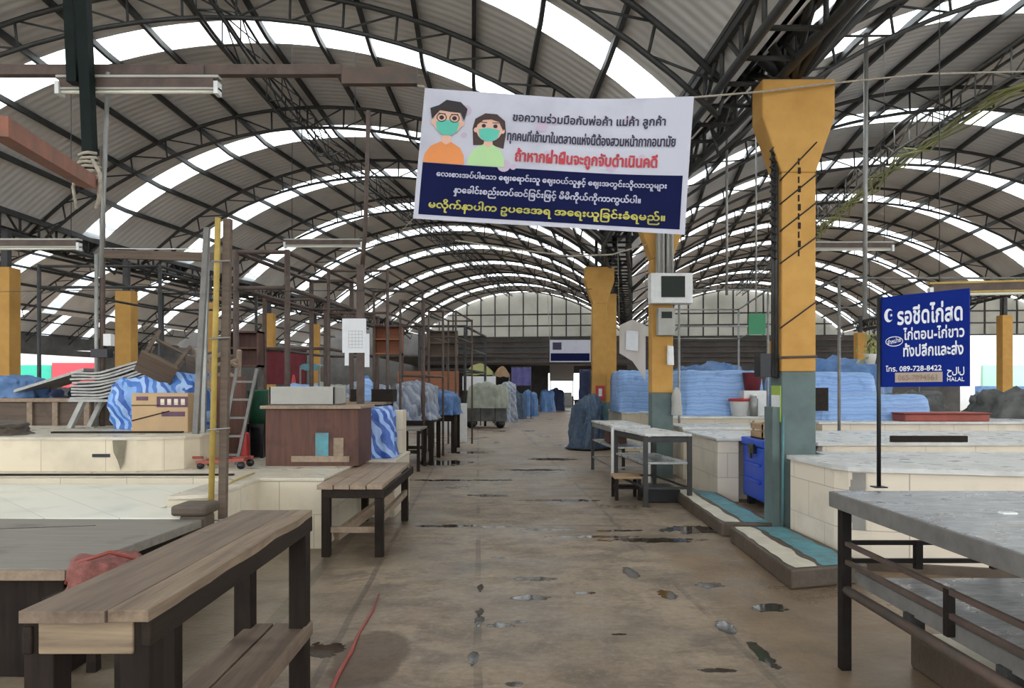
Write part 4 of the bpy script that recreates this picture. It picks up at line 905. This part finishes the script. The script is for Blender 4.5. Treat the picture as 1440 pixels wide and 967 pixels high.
def hung(m, label, x, y, z, hw, mb):
    t = thing('hung_curtain', label, 'curtain', (x, y, 0))
    o = obj('cloth', mb, m, t); o.location = (0, 0, z)
    zt = z+max(v[2] for v in mb.v)
    a = MB(); a.tube([(-hw, 0, zt), (hw, 0, zt)], .02, 6); obj('rail', a, 'steel', t)
    for q in (-hw, hw): a = MB(); a.tube([(q, .03, 0), (q, .03, zt)], .02, 6); obj('post', a, 'steel', t)
legtable('stall_table', 'black legged table under the grey-blue covered heap', lat(588, 14.2), 14.2, .75, 1.4, .8)
heap('covered_heap', 'tarp_grey', 'grey-blue striped tarp heaped on the black legged table', lat(586, 14.2), 14.2, .8, .7, 1.3, .62, 3, .1, .14, .14)
legtable('stall_table', 'dark table under the crumpled blue tarp', lat(622, 16.6), 16.6, .7, 1.6, .82)
heap('covered_heap', 'blue', 'crumpled blue tarp on a dark table, left of aisle', lat(622, 16.5), 16.5, .82, .75, 1.5, .42, 8, .12, .1, .14)
a = MB(); a.box(-.12, .12, -.1, .1, 0, 1.0); solo('white_crate', a, 'white', 'upright white box beside the crumpled blue tarp', 'box', (lat(650, 19), 19, 0), bevel=.01)
t = thing('board_partition', 'orange-brown board partition behind the blue tarp, left of aisle', 'partition', (lat(606, 20), 20, 0))
a = MB(); a.box(-.9, .75, 0, .08, 1.1, 1.85); obj('panel', a, 'wood_orange', t); a = MB(); a.box(-.9, -.84, 0, .08, 0, 1.1); a.box(.69, .75, 0, .08, 0, 1.1); obj('leg', a, 'wood_dark', t)
t = thing('goods_cart', 'dark goods cart under an olive tarp, left of aisle', 'cart', (lat(684, 26), 26, 0))
a = MB(); a.box(-.72, .72, -.6, .6, .25, .7); obj('body', a, 'tarp_dark', t, .01)
for x in (-.5, .5):
    for y in (-.55, .55): a = MB(); a.tube([(x, y-.04, .16), (x, y+.04, .16)], .16, 14); obj('wheel', a, 'black', t)
for x in (-.7, -.2, .3): a = MB(); a.box(x, x+.04, -.62, -.6, .1, .72); obj('rail', a, 'steel', t)
heap('covered_heap', 'tarp_olive', 'olive grey tarp covering the dark goods cart', lat(686, 26), 26, .7, 1.4, 1.3, .8, 15, .06, .08, .12)
heap('covered_heap', 'tarp_grey', 'tall grey-blue covered heap just beyond the olive cart', lat(713, 30), 30.5, 0, .75, 1.2, 1.5, 17)
heap('covered_heap', 'navy_net', 'dark blue covered heap beyond tall grey one, left of aisle', lat(727, 33), 33.5, 0, .7, 1.2, 1.1, 19)
heap('blue_bundle', 'blue', 'bright blue bundle standing at the left aisle edge far down', lat(745, 36.5), 36.5, 0, .7, .9, 1.15, 23)
heap('blue_bundle', 'dkblue', 'dark navy bundle farthest down the left aisle edge', lat(783, 46), 46, 0, .9, 1.0, 1.2, 25)
heap('blue_bundle', 'blue', 'blue bundle just before the farthest navy bundle', lat(770, 43.5), 43.5, 0, .8, .9, 1.15, 27)
a = MB(); a.sheet([[(-.45+.9*i/12, .03*math.sin(i*1.4), .8-.85*j/5) for i in range(13)] for j in range(6)]); hung('purple', 'purple cloth hung on a rail above the far blue heaps', lat(733, 34), 34, 1.55, .45, a)
def canopy(label, m, x, y, w, d, z, rise=.35, pm='grey_pole'):
    t = thing('stall_canopy', label, 'canopy', (x, y, 0))
    a = MB(); a.sheet([[(-w/2+w*i/10, -d/2+d*j/4, z+rise*math.sin(math.pi*i/10)+.02*math.sin(j*2+i)) for i in range(11)] for j in range(5)]); a.sheet([[(-w/2+w*i/10, -d/2-.01, z+rise*math.sin(math.pi*i/10)+.02*math.sin(i)) for i in range(11)], [(-w/2+w*i/10, -d/2-.03+.02*math.sin(i*2.2), z-.12+.02*math.sin(i*1.3)) for i in range(11)]]); obj('cover', a, m, t)
    for sx in (-1, 1):
        for sy in (-1, 1): a = MB(); a.tube([(sx*w/2, sy*d/2, 0), (sx*w/2, sy*d/2, z)], .025, 6); obj('post', a, pm, t)
    return t
canopy('yellow-green arched canopy over a stall far down the left side', 'yellowgreen', lat(675, 31), 31, 1.1, 1.6, 2.05, .35)
canopy('tan arched canopy next to the yellow-green one', 'tan', lat(706, 33.2), 33.2, .65, 1.2, 2.0, .35)
canopy('small blue canopy before the farthest left ochre column', 'teal', lat(441, 20.4), 20.4, .5, .8, 2.0, .05)
a = MB(); a.lathe([(.16, 0), (.16, .03), (.1, .05), (.02, .48), (.01, .48)], 14); solo('red_cone', a, 'red', 'red cone on a counter left of the small blue canopy', 'cone', (lat(413, 18.6), 18.6, 1.25))
counter('wooden counter carrying the red cone', lat(385, 18.4), lat(452, 18.4), 18.2, 19.4, 1.25, 'wood_brown', 'top_grey')
a = MB(); a.sheet([[(-.6+1.2*i/12, .04*math.sin(i*1.4), 1.0-1.0*j/5) for i in range(13)] for j in range(6)]); hung('maroon', 'maroon cloth hung on a rail behind the red cone', lat(402, 22), 22, 1.5, .6, a)
t = thing('notice_board', 'pale pink-white board on posts at the far aisle exit', 'board', (lat(790, 55), 55, 0)); a = MB(); a.box(-.9, .9, 0, .1, 1.9, 3.1); obj('panel', a, 'pinkish', t)
for q in (-.85, .8): a = MB(); a.box(q, q+.06, .02, .08, 0, 1.9); obj('leg', a, 'steel', t)
a = MB(); a.box(-.55, .55, 0, 1.2, 0, .75); a.box(-.4, .4, .1, 1.0, .75, 1.05); solo('white_crate', a, 'white', 'stack of white cartons beyond the far aisle exit', 'box', (lat(797, 57), 57, 0), bevel=.02)

# stalls deeper in the left bays
LB = [(-8.6, 12.3, 2.6, 1.4, 'dkblue', 'dark navy covered heap on a stall behind the brown wooden stall', .5), (-6.3, 13.2, 1.6, 1.3, 'tarp_dark', 'dark covered heap on a stall behind the striped sheet', .75), (-5.6, 16.5, 1.8, 1.4, 'wood_brown', 'brown covered heap on a stall behind the brown stall frame', .5),
      (-4.2, 21.5, 1.6, 1.6, 'tarp_grey', 'grey striped heap on a stall beyond the maroon cloth', .6), (-3.6, 26.5, 1.5, 1.6, 'tarp_dark', 'dark heap on a stall beyond the dark pole frame', .7), (-6.5, 25, 2.2, 1.6, 'tarp_olive', 'olive heap on a stall between far ochre columns', .6),
      (-11, 17, 2.4, 1.5, 'tarp_dark', 'dark heap on a stall beyond the first left ochre column', .55), (-12.5, 22, 2.6, 1.5, 'navy_net', 'navy netted heap on a stall near the street opening', .5)]
for i, (x, y, w, d, m, l, h) in enumerate(LB):
    counter('tiled stall under the '+l.split(' on a ')[0]+', '+l.split('stall ')[1], x-w/2, x+w/2, y-d/2, y+d/2, .82, 'tile_warm' if i % 2 else 'wood_brown')
    heap('covered_heap', m, l, x, y, .82, w*.85, d*.8, h, 60+i)

# ------------------------------------------------------------------ right side
# raised kerbs with cream edge and turquoise strip
def kerb(label, P0, P1, Q0, Q1, h):
    """P = aisle side, Q = stall side; 0 = near, 1 = far"""
    t = thing('kerb', label, 'kerb', (*P0, 0)); L = t.location
    a = MB(); a.prism([P0, Q0, Q1, P1], 0, h); obj('block', a, 'concrete_dark', t, .015, L)
    f = lambda p, q, u: (p[0]+(q[0]-p[0])*u, p[1]+(q[1]-p[1])*u)
    n = 16
    def strip(u0, u1, z, nm, m, rag):
        a = MB(); lo = []; hi = []
        for i in range(n+1):
            v = .02+.96*i/n; p = f(P0, P1, v); q = f(Q0, Q1, v); r0 = rag*noise.noise((v*9, u0*7, 3)); r1 = rag*noise.noise((v*8, u1*7, 9))
            lo.append((*f(p, q, u0+r0), z)); hi.append((*f(p, q, u1+r1), z))
        a.sheet([lo, hi], False); obj(nm, a, m, t, 0, L)
    strip(.05, .36, h+.004, 'cream_edge', 'cream_edge', .06); strip(.46, .9, h+.003, 'turquoise_strip', 'teal', .06)
kerb('nearer raised kerb with cream and turquoise top below the tiled stall', (1.93, 5.12), (1.98, 6.72), (2.55, 5.3), (2.5, 6.72), .14)
kerb('farther raised kerb with cream and turquoise top below the blue cooler', (1.97, 6.95), (2.02, 9.5), (2.48, 6.9), (2.5, 9.0), .13)
t = thing('tiled_stall', 'near right cream tiled stall with wet grey top and rounded corner', 'stall', (4, 6, 0)); L = t.location
PS = [(2.53, 6.72), (2.57, 5.9), (2.62, 5.76), (2.76, 5.68), (3.7, 5.42), (6.6, 5.1), (6.6, 6.9), (2.9, 7.05), (2.88, 6.74)]
obj('body', slab(PS, 0, .755), 'tile_pink', t, 0, L)
obj('top', slab([(2.5, 6.73), (2.54, 5.88), (2.6, 5.72), (2.75, 5.63), (3.7, 5.37), (6.6, 5.05), (6.6, 6.92), (2.88, 7.08), (2.87, 6.73)], .755, .79), 'top_grey', t, 0, L)
a = MB()
for i in range(8):
    z = .3+.055*i; w = .012+.03*math.sin(math.pi*i/7); a.hexa([(2.655-w, 5.735+w*.3, z), (2.72, 5.688, z), (2.72, 5.7, z), (2.66-w, 5.76, z), (2.655-w, 5.735+w*.3, z+.056), (2.72, 5.688, z+.056), (2.72, 5.7, z+.056), (2.66-w, 5.76, z+.056)])
obj('broken_tile_patch', a, 'concrete', t, 0, L)
a = slab([(2.575, 5.92), (2.6, 5.7), (2.76, 5.65), (3.7, 5.39), (6.6, 5.07), (6.6, 5.2), (2.8, 5.8)], 0, .07); obj('plinth', a, 'concrete_dark', t, 0, L)
# big steel table
t = thing('steel_table', 'large wet steel-topped work table at the near right', 'table', (2.2, 2.7, 0)); L = t.location
X0, X1, Y0, Y1 = 1.615, 2.75, 1.55, 3.74
a = MB(); a.box(X0, X1, Y0, Y1, .845, .88); obj('top', a, 'steel_top', t, .006, L)
a = MB(); a.box(X0-.01, X0+.025, Y0, Y1+.01, .80, .876); obj('edge_band', a, 'grey_pole', t, .004, L)
a = MB(); a.box(X0, X1, Y1-.02, Y1+.012, .80, .876); obj('edge_band', a, 'grey_pole', t, .004, L)
for x, y in ((X0+.04, Y1-.06), (X1-.04, Y1-.06), (X0+.04, Y0+.1), (X1-.04, Y0+.1)):
    a = MB(); a.box(x-.025, x+.025, y-.025, y+.025, 0, .845); obj('leg', a, 'black_iron', t, .004, L)
xs = X0+.04
for z in (.63, .54):
    a = MB(); a.bar((xs, Y0+.1, z), (xs, Y1-.06, z), .022, .022); obj('side_rail', a, 'brown_pole', t, .003, L)
    a = MB(); a.bar((xs, Y1-.06, z), (X1-.04, Y1-.06, z), .022, .022); obj('end_rail', a, 'black_iron', t, .003, L)
for y in (2.8, 2.0): a = MB(); a.bar((xs, y, .46), (xs, y, .64), .03, .03, (0, 1, 0)); obj('rail_upright', a, 'black_iron', t, 0, L)
for x in (2.02, 2.4): a = MB(); a.bar((x, Y1-.06, .5), (x, Y1-.06, .64), .035, .03, (0, 1, 0)); obj('rail_upright', a, 'black_iron', t, 0, L)
a = MB(); a.tube([(xs, Y0+.1, .405), (xs, Y1-.06, .4)], .024, 8); obj('foot_rail', a, 'rusty', t, 0, L, 'rusty pipe rail')
a = MB(); a.box(xs+.02, X1-.05, Y0+.1, Y1-.14, .455, .475); obj('shelf', a, 'steel_top', t, .004, L)
a = MB(); a.box(xs+.015, xs+.04, Y0+.1, Y1-.14, .445, .51); obj('shelf_lip', a, 'grey_pole', t, .003, L)
for y in (3.1, 2.5): a = MB(); a.box(xs, xs+.06, y-.03, y+.03, .39, .455); obj('bracket', a, 'steel', t, 0, L)
a = MB(); a.box(0, .06, 0, .035, 0, .006); solo('paper_scrap', a, 'white', 'small white scrap lying on the wet steel table', 'paper', (2.02, 3.04, .88))
t = thing('kerb_block', 'dark kerb block with pale top under the steel table', 'kerb', (2.2, 2.9, 0)); L = t.location
a = MB(); a.box(2.0, 2.5, 1.8, 3.72, 0, .17); obj('block', a, 'concrete_dark', t, .015, L); a = MB(); a.box(2.03, 2.45, 3.0, 3.68, .17, .176); obj('pale_top', a, 'cream_edge', t, 0, L)
# concrete stall, cooler, crate
t = thing('concrete_stall', 'plain beige concrete stall left of the blue cooler', 'stall', (2.9, 9.9, 0)); L = t.location
a = MB(); a.box(2.52, 2.78, 9.06, 10.7, 0, .75); a.box(2.6, 3.32, 9.3, 10.7, 0, .75); obj('body', a, 'tile_pink', t, .006, L)
a = MB(); a.box(2.49, 3.34, 9.02, 10.73, .75, .785); obj('top', a, 'top_grey', t, .006, L)
t = thing('cooler_chest', 'big blue plastic cooler chest tucked behind the nearest column', 'cooler', (3.12, 8.62, 0))
a = MB(); a.box(-.3, .24, -.36, .42, .1, .72); obj('body', a, 'blue_cooler', t, .03)
a = MB(); a.box(-.32, .26, -.38, .44, .72, .81); obj('lid', a, 'blue_cooler', t, .02)
a = MB(); a.box(-.345, -.3, -.1, .1, .64, .75); a.box(-.35, -.33, -.03, .03, .58, .7); obj('latch', a, 'black', t, .005)
a = MB(); a.box(-.33, -.3, -.25, .3, .3, .34); a.box(-.33, -.3, -.25, .3, .5, .53); obj('rib', a, 'blue_cooler', t, .008)
for x in (-.22, .16):
    for y in (-.28, .34): a = MB(); a.box(x-.04, x+.04, y-.04, y+.04, 0, .1); obj('foot', a, 'black', t)
t = thing('wooden_crate', 'small slatted wooden crate on top of the blue cooler', 'crate', (3.08, 8.6, .81))
for z in (.02, .11): 
    a = MB(); a.box(-.24, .24, -.2, -.185, z, z+.065); a.box(-.24, .24, .185, .2, z, z+.065); a.box(-.24, -.225, -.2, .2, z, z+.065); a.box(.225, .24, -.2, .2, z, z+.065); obj('slat', a, 'wood_pale', t)
a = MB(); a.box(-.24, .24, -.2, .2, 0, .02); obj('base', a, 'wood_dark', t)
for x in (-.225, .205):
    for y in (-.185, .165): a = MB(); a.box(x, x+.02, y, y+.02, 0, .2); obj('corner_post', a, 'wood_mid', t)
# steel stand tables by the aisle
def stand(label, x0, x1, y0, y1, h, lean, legm, goods=True):
    t = thing('metal_table', label, 'table', ((x0+x1)/2, (y0+y1)/2, 0)); w = (x1-x0)/2; d = (y1-y0)/2
    P = [(-w-lean, -d), (w-lean, -d), (w+lean, d), (-w+lean, d)]
    obj('top', slab(P, h-.03, h), 'top_grey', t, .004)
    obj('shelf', slab([(x*.96, y*.96) for x, y in P], .5, .525), 'steel_top', t, .003)
    for i, (x, y) in enumerate(P): a = MB(); q = x*.94; p = y*.96; a.box(q-.025, q+.025, p-.025, p+.025, 0, h-.03); obj('leg', a, legm if i < 2 else 'steel', t)
    for i in range(4):
        a = MB(); p, q = P[i], P[(i+1) % 4]; a.bar((p[0]*.94, p[1]*.96, h-.07), (q[0]*.94, q[1]*.96, h-.07), .025, .06); a.bar((p[0]*.94, p[1]*.96, .22), (q[0]*.94, q[1]*.96, .22), .02, .025); obj('rail', a, 'grey_metal' if legm == 'white' else 'steel', t)
    return t
stand('pale-topped steel table with dark legs at the aisle, nearer of the pair', 1.47, 2.02, 8.67, 10.0, .86, -.09, 'steel')
stand('white-legged pale table at the aisle behind the dark-legged one', 1.42, 1.98, 10.9, 12.7, .84, -.06, 'white')
t = thing('low_stool', 'low wooden stool with pale top at foot of the dark-legged table', 'stool', (1.44, 9.35, 0))
a = MB(); a.box(-.17, .17, -.2, .2, .27, .3); obj('seat', a, 'wood_pale', t, .004)
for x in (-.14, .14):
    for y in (-.17, .17): a = MB(); a.box(x-.02, x+.02, y-.02, y+.02, 0, .27); obj('leg', a, 'wood_dark_z', t)
a = MB(); a.box(-.14, .14, -.17, .17, .14, .16); obj('brace', a, 'wood_dark', t)
a = MB(); a.box(-.2, .2, -.3, .3, 0, .16); solo('black_tray', a, 'black', 'black crate on floor under the dark-legged steel table', 'crate', (1.85, 9.3, 0), bevel=.01)
a = MB(); a.box(-.14, .14, -.3, .3, 0, .2); solo('dark_carton', a, 'wood_red', 'reddish box on the shelf of white-legged table', 'box', (1.66, 11.9, .525), bevel=.006)
# netted bundle
t = thing('netted_bundle', 'tall navy netting-wrapped bundle on black base at the right aisle edge', 'bundle', (1.75, 16.9, 0))
a = MB(); a.drape(.6, .8, 1.08, 71, .16, .2, .3, 2.3, top=.14); o = obj('netting', a, 'navy_net', t); o.location = (0, 0, .05)
a = MB(); a.lathe([(.5, 0), (.55, .03), (.5, .06), (.1, .06)], 20); obj('base', a, 'black', t)
a = MB(); a.drape(.28, .3, .75, 72, .1, .06, .06, 3); solo('blue_cover', a, 'dkblue', 'dark blue cover hanging beside the third ochre column', 'cover', (1.82, 18.4, 1.1))
legtable('stall_table', 'tall dark table under the dark blue cover by the third column', 1.82, 18.4, .5, .7, 1.1)
# counters and tarp-covered goods on the right
counter('long tiled counter behind the near right tiled stall', 3.42, 9.6, 8.15, 10.3, .8, 'tile_pink', 'top_grey')
a = MB(); a.box(-.42, .42, 0, .05, 0, .07); solo('gap_shade_strip', a, 'wood_dark', 'dark strip standing in for the shaded gap on the long tiled counter at right', 'plank', (4.6, 8.14, .8), bevel=.004)  # dark bar drawn in as the shade of a gap, not a plank
counter('tiled counter under the red tub and striped blue stacks', 4.95, 12.5, 11.8, 15.6, .86, 'tile_pink', 'top_grey')
counter('pale counter in front of the light blue covered stack, right of aisle', 2.62, 4.6, 11.3, 12.5, .8, 'tile_warm', 'top_grey')
counter('pale counter carrying the broad light blue covered stack', 2.7, 4.68, 12.9, 15.6, .9, 'tile_warm', 'top_grey')
counter('pale counter between second and third columns', 2.42, 3.4, 16.3, 18.5, .86, 'tile_warm', 'top_grey')
def sheets(label, x, y, z, w, d, h, seed):
    heap('covered_stack', 'tarp_light', label, x, y, z, w, d, h, seed, .02, .03, .04, 6, .0)
sheets('broad light blue tarp-covered stack right of the second column', 3.82, 14.2, .9, 1.55, 1.8, .82, 81)
sheets('light blue tarp-covered stack between second and third columns', 2.85, 17.2, .86, 1.0, 1.7, .92, 82)
sheets('upper light blue covered stack right of the nearest column, behind', 5.95, 14.4, .86, 1.7, 1.6, .83, 83)
sheets('low light blue folded tarps in front, right of nearest column', 6.0, 12.7, .86, 1.9, 1.0, .42, 84)
heap('covered_heap', 'blue', 'deep blue tarp heap showing over the light blue stack', 4.6, 17.5, .9, 1.6, 1.4, .95, 85)
legtable('stall_table', 'table under the deep blue tarp heap', 4.6, 17.5, 1.7, 1.5, .9)
heap('covered_heap', 'blue', 'deep blue draped heap right of nearest column, far back', 8.0, 18.0, .9, 2.2, 1.4, 1.05, 86, ex=2.5, top=.12)
legtable('stall_table', 'table under the deep blue draped heap, far back', 8.0, 18.0, 2.3, 1.5, .9)
t = thing('red_tub', 'flat faded red tub on the tiled counter under the halal sign', 'tub', (6.95, 12.0, .86))
a = MB(); a.box(-.68, .68, -.2, .45, 0, .12); obj('body', a, 'redbrown', t, .02); a = MB(); a.box(-.7, .7, -.22, .47, .12, .14); obj('rim', a, 'redbrown', t, .01)
heap('covered_heap', 'tarp_dark', 'long dark grey tarp heap right of the red tub', 9.75, 13.6, .86, 2.4, 1.6, .42, 87, .15, .12, .2, 2.6)
heap('covered_heap', 'tarp_dark', 'low dark tarp heap behind the red tub', 7.75, 14.4, .86, .9, 1.2, .38, 88, .15, .12, .15, 2.6)
heap('covered_heap', 'tarp_olive', 'olive grey tarp heap beneath the bright opening at right', 11.4, 15.0, .86, 1.5, .9, .5, 89)
t = thing('bucket', 'white bucket with red rim on the pale counter right of aisle', 'bucket', (lat(1041, 13.15), 13.15, .9))
a = MB(); a.lathe([(.15, 0), (.19, .27), (.2, .28), (.19, .29), (.17, .27)], 20); obj('tub', a, 'white', t); a = MB(); a.lathe([(.2, .26), (.205, .3), (.19, .31), (.1, .31)], 20); obj('lid', a, 'red', t)
t = thing('bottle_jar', 'clear tall jar between white bucket and nearest column', 'jar', (lat(1062, 12.9), 12.98, .9)); a = MB(); a.lathe([(.07, 0), (.075, .3), (.05, .33), (.05, .36)], 14); obj('body', a, 'grey_metal', t); a = MB(); a.lathe([(.052, .35), (.052, .38), (.01, .385)], 12); obj('lid', a, 'white', t)
a = MB(); a.lathe([(.13, 0), (.17, .3), (.18, .32), (.15, .32)], 16); solo('pink_basket', a, 'maroon', 'dark pink basket stacked on crate beside nearest column', 'basket', (lat(1074, 12.6), 13.2, 1.35)); a = MB(); a.box(-.2, .2, -.16, .16, 0, .45); solo('carton', a, 'white', 'white carton under the dark pink basket', 'box', (lat(1074, 12.6), 13.2, .9), bevel=.01)
# hanging board, poles, flowers on the right
t = thing('hanging_sign', 'small plain green board on a hanging pole left of nearest column', 'sign', (lat(1064, 10), 10, 2.12))
a = MB(); a.box(-.11, .12, -.012, .012, 0, .28); obj('board', a, 'greensign', t); a = MB(); a.tube([(0, .02, .0), (0, .02, 3.5)], .012, 6); obj('pole', a, 'grey_metal', t)
pole('roof_hanger', [(lat(1216, 9.4), 9.4, 2.3), (lat(1218, 9.4), 9.4, 5.9)], .03, 'grey_metal', 'pale hanger pole dropping from the right bay roof beside halal sign')
pole('roof_hanger', [(lat(1022, 12), 12, 2.9), (lat(1022, 12), 12, 5.6)], .022, 'grey_metal', 'thin hanger pole between display box and nearest column')
t = thing('flower_pot', 'leafy yellow-green potted plant hanging left of the halal sign', 'plant', (lat(1224, 11), 11, 1.75))
a = MB(); a.lathe([(.06, 0), (.09, .14), (.1, .15), (.02, .15)], 14); obj('pot', a, 'white', t)
a = MB(); a.tube([(0, .03, .15), (0, .03, 1.6)], .006, 4); obj('hanger', a, 'steel', t)
a = MB(); rr = random.Random(3)
for i in range(60):
    c = Vector((rr.gauss(0, .07), rr.gauss(0, .05), .25+rr.gauss(0, .1))); u = Vector((rr.uniform(-1, 1), rr.uniform(-1, 1), rr.uniform(-1, 1))).normalized()*.05; v = u.cross(Vector((rr.random(), rr.random(), 1))).normalized()*.025
    a.add([c-u, c+v, c+u, c-v], [(0, 1, 2, 3)])
obj('foliage', a, 'yellowgreen', t)
frame('thin grey stall frame over the long tiled counters at right', 10.6, 14.5, lat(1180, 10.6), lat(1445, 10.6), 3.0, 'grey_pole', .022, rails=(1.0,), depthx=.15)
frame('pole stall frame over the broad light blue stack', 12.6, 15.8, lat(955, 12.6), lat(1080, 12.6), 3.1, 'grey_metal', .02, rails=(1.0, .8), depthx=.15)
a = MB(); rr = random.Random(5)
for j in range(7):
    pts = []
    for i in range(24):
        k = 5.6+i*.24; k0 = min(int(k), len(FR)-2); p = apt(k0, 1, -.1, 0, -.75).lerp(apt(k0+1, 1, -.1, 0, -.75), k-k0)
        pts.append(p+Vector((rr.gauss(0, .1), 0, rr.gauss(0, .1)-.1)))
    a.tube(pts, .018, 4)
solo('creeper', a, 'yellowgreen', 'dry yellow-green creeper strands twined along the right bay girder', 'plant')
def wire(label, pts, r=.006, m='steel'): 
    p0 = Vector(pts[0]); a = MB(); a.tube([Vector(p)-p0 for p in pts], r, 5); solo('overhead_wire', a, m, label, 'wire', p0)
wire('pale cable sagging across the aisle below the banner', [PT(640, 338, 11), PT(720, 350, 11), PT(800, 360, 11), PT(860, 358, 11.2), PT(915, 342, 11.5)], .012, 'rope')
wire('thin white line between the left poles at mid height', [PT(143, 349, 8.8), PT(210, 350, 8.4), PT(292, 350, 7.6)], .006, 'white')
wire('dark wire running across the left frames', [PT(0, 410, 12), PT(140, 408, 10), PT(300, 410, 8), PT(512, 408, 9.3)], .005)
wire('dark wire from the notice pole to the third column', [PT(512, 405, 9.3), PT(600, 411, 13), PT(720, 412, 16), PT(832, 406, 17.5)], .008)
wire('dark wire strung between display box and right frames', [PT(968, 397, 11.4), PT(1080, 402, 11), PT(1200, 402, 10.6), PT(1440, 396, 10.6)], .006)

# ------------------------------------------------------------------ more stall clutter on the left
def shelfbox(label, x, y, z, w, h, m):
    t = thing('wall_cupboard', label, 'cupboard', (x, y, 0))
    a = MB(); a.box(-w/2, w/2, -.15, .15, z, z+.03); a.box(-w/2, w/2, -.15, .15, z+h-.03, z+h); a.box(-w/2, -w/2+.03, -.15, .15, z, z+h); a.box(w/2-.03, w/2, -.15, .15, z, z+h); a.box(-w/2, w/2, .12, .15, z, z+h); obj('case', a, m, t)
    a = MB(); a.box(-w/2+.03, w/2-.03, -.14, .12, z+h*.5, z+h*.5+.03); obj('shelf', a, m, t)
    for q in (-w/2, w/2-.05): a = MB(); a.box(q, q+.05, .1, .15, 0, z); obj('post', a, 'brown_pole', t)
shelfbox('open brown cupboard on posts above the orange-brown board, left of aisle', lat(622, 21.5), 21.5, 2.3, .9, .75, 'wood_brown')
shelfbox('small brown cupboard on posts behind the paper notice pole', lat(545, 15.5), 15.6, 2.1, .6, .6, 'wood_orange')
shelfbox('reddish open cupboard on posts behind the green bin', lat(345, 12.5), 12.5, 1.75, .55, .6, 'wood_red')
counter('low brown counter between the grey-blue heap and plank counter', lat(505, 13.6), lat(556, 13.6), 13.4, 14.6, .95, 'wood_brown', 'wood_mid')
heap('covered_heap', 'tarp_dark', 'dark covered goods on low brown counter left of grey-blue heap', lat(530, 14), 14.0, .95, .5, .8, .35, 101, cat='tarp')
counter('pale counter behind the orange-brown board, left of aisle', lat(560, 23.5), lat(640, 23.5), 23, 24.2, 1.2, 'facade', 'top_grey')
t = thing('white_signboard', 'white panel standing behind the olive covered cart', 'board', (lat(672, 29), 29, 0)); a = MB(); a.box(-.6, .7, 0, .06, 1.3, 1.85); obj('board', a, 'paper', t)
for q in (-.55, .6): a = MB(); a.box(q, q+.05, .0, .06, 0, 1.3); obj('leg', a, 'steel', t)
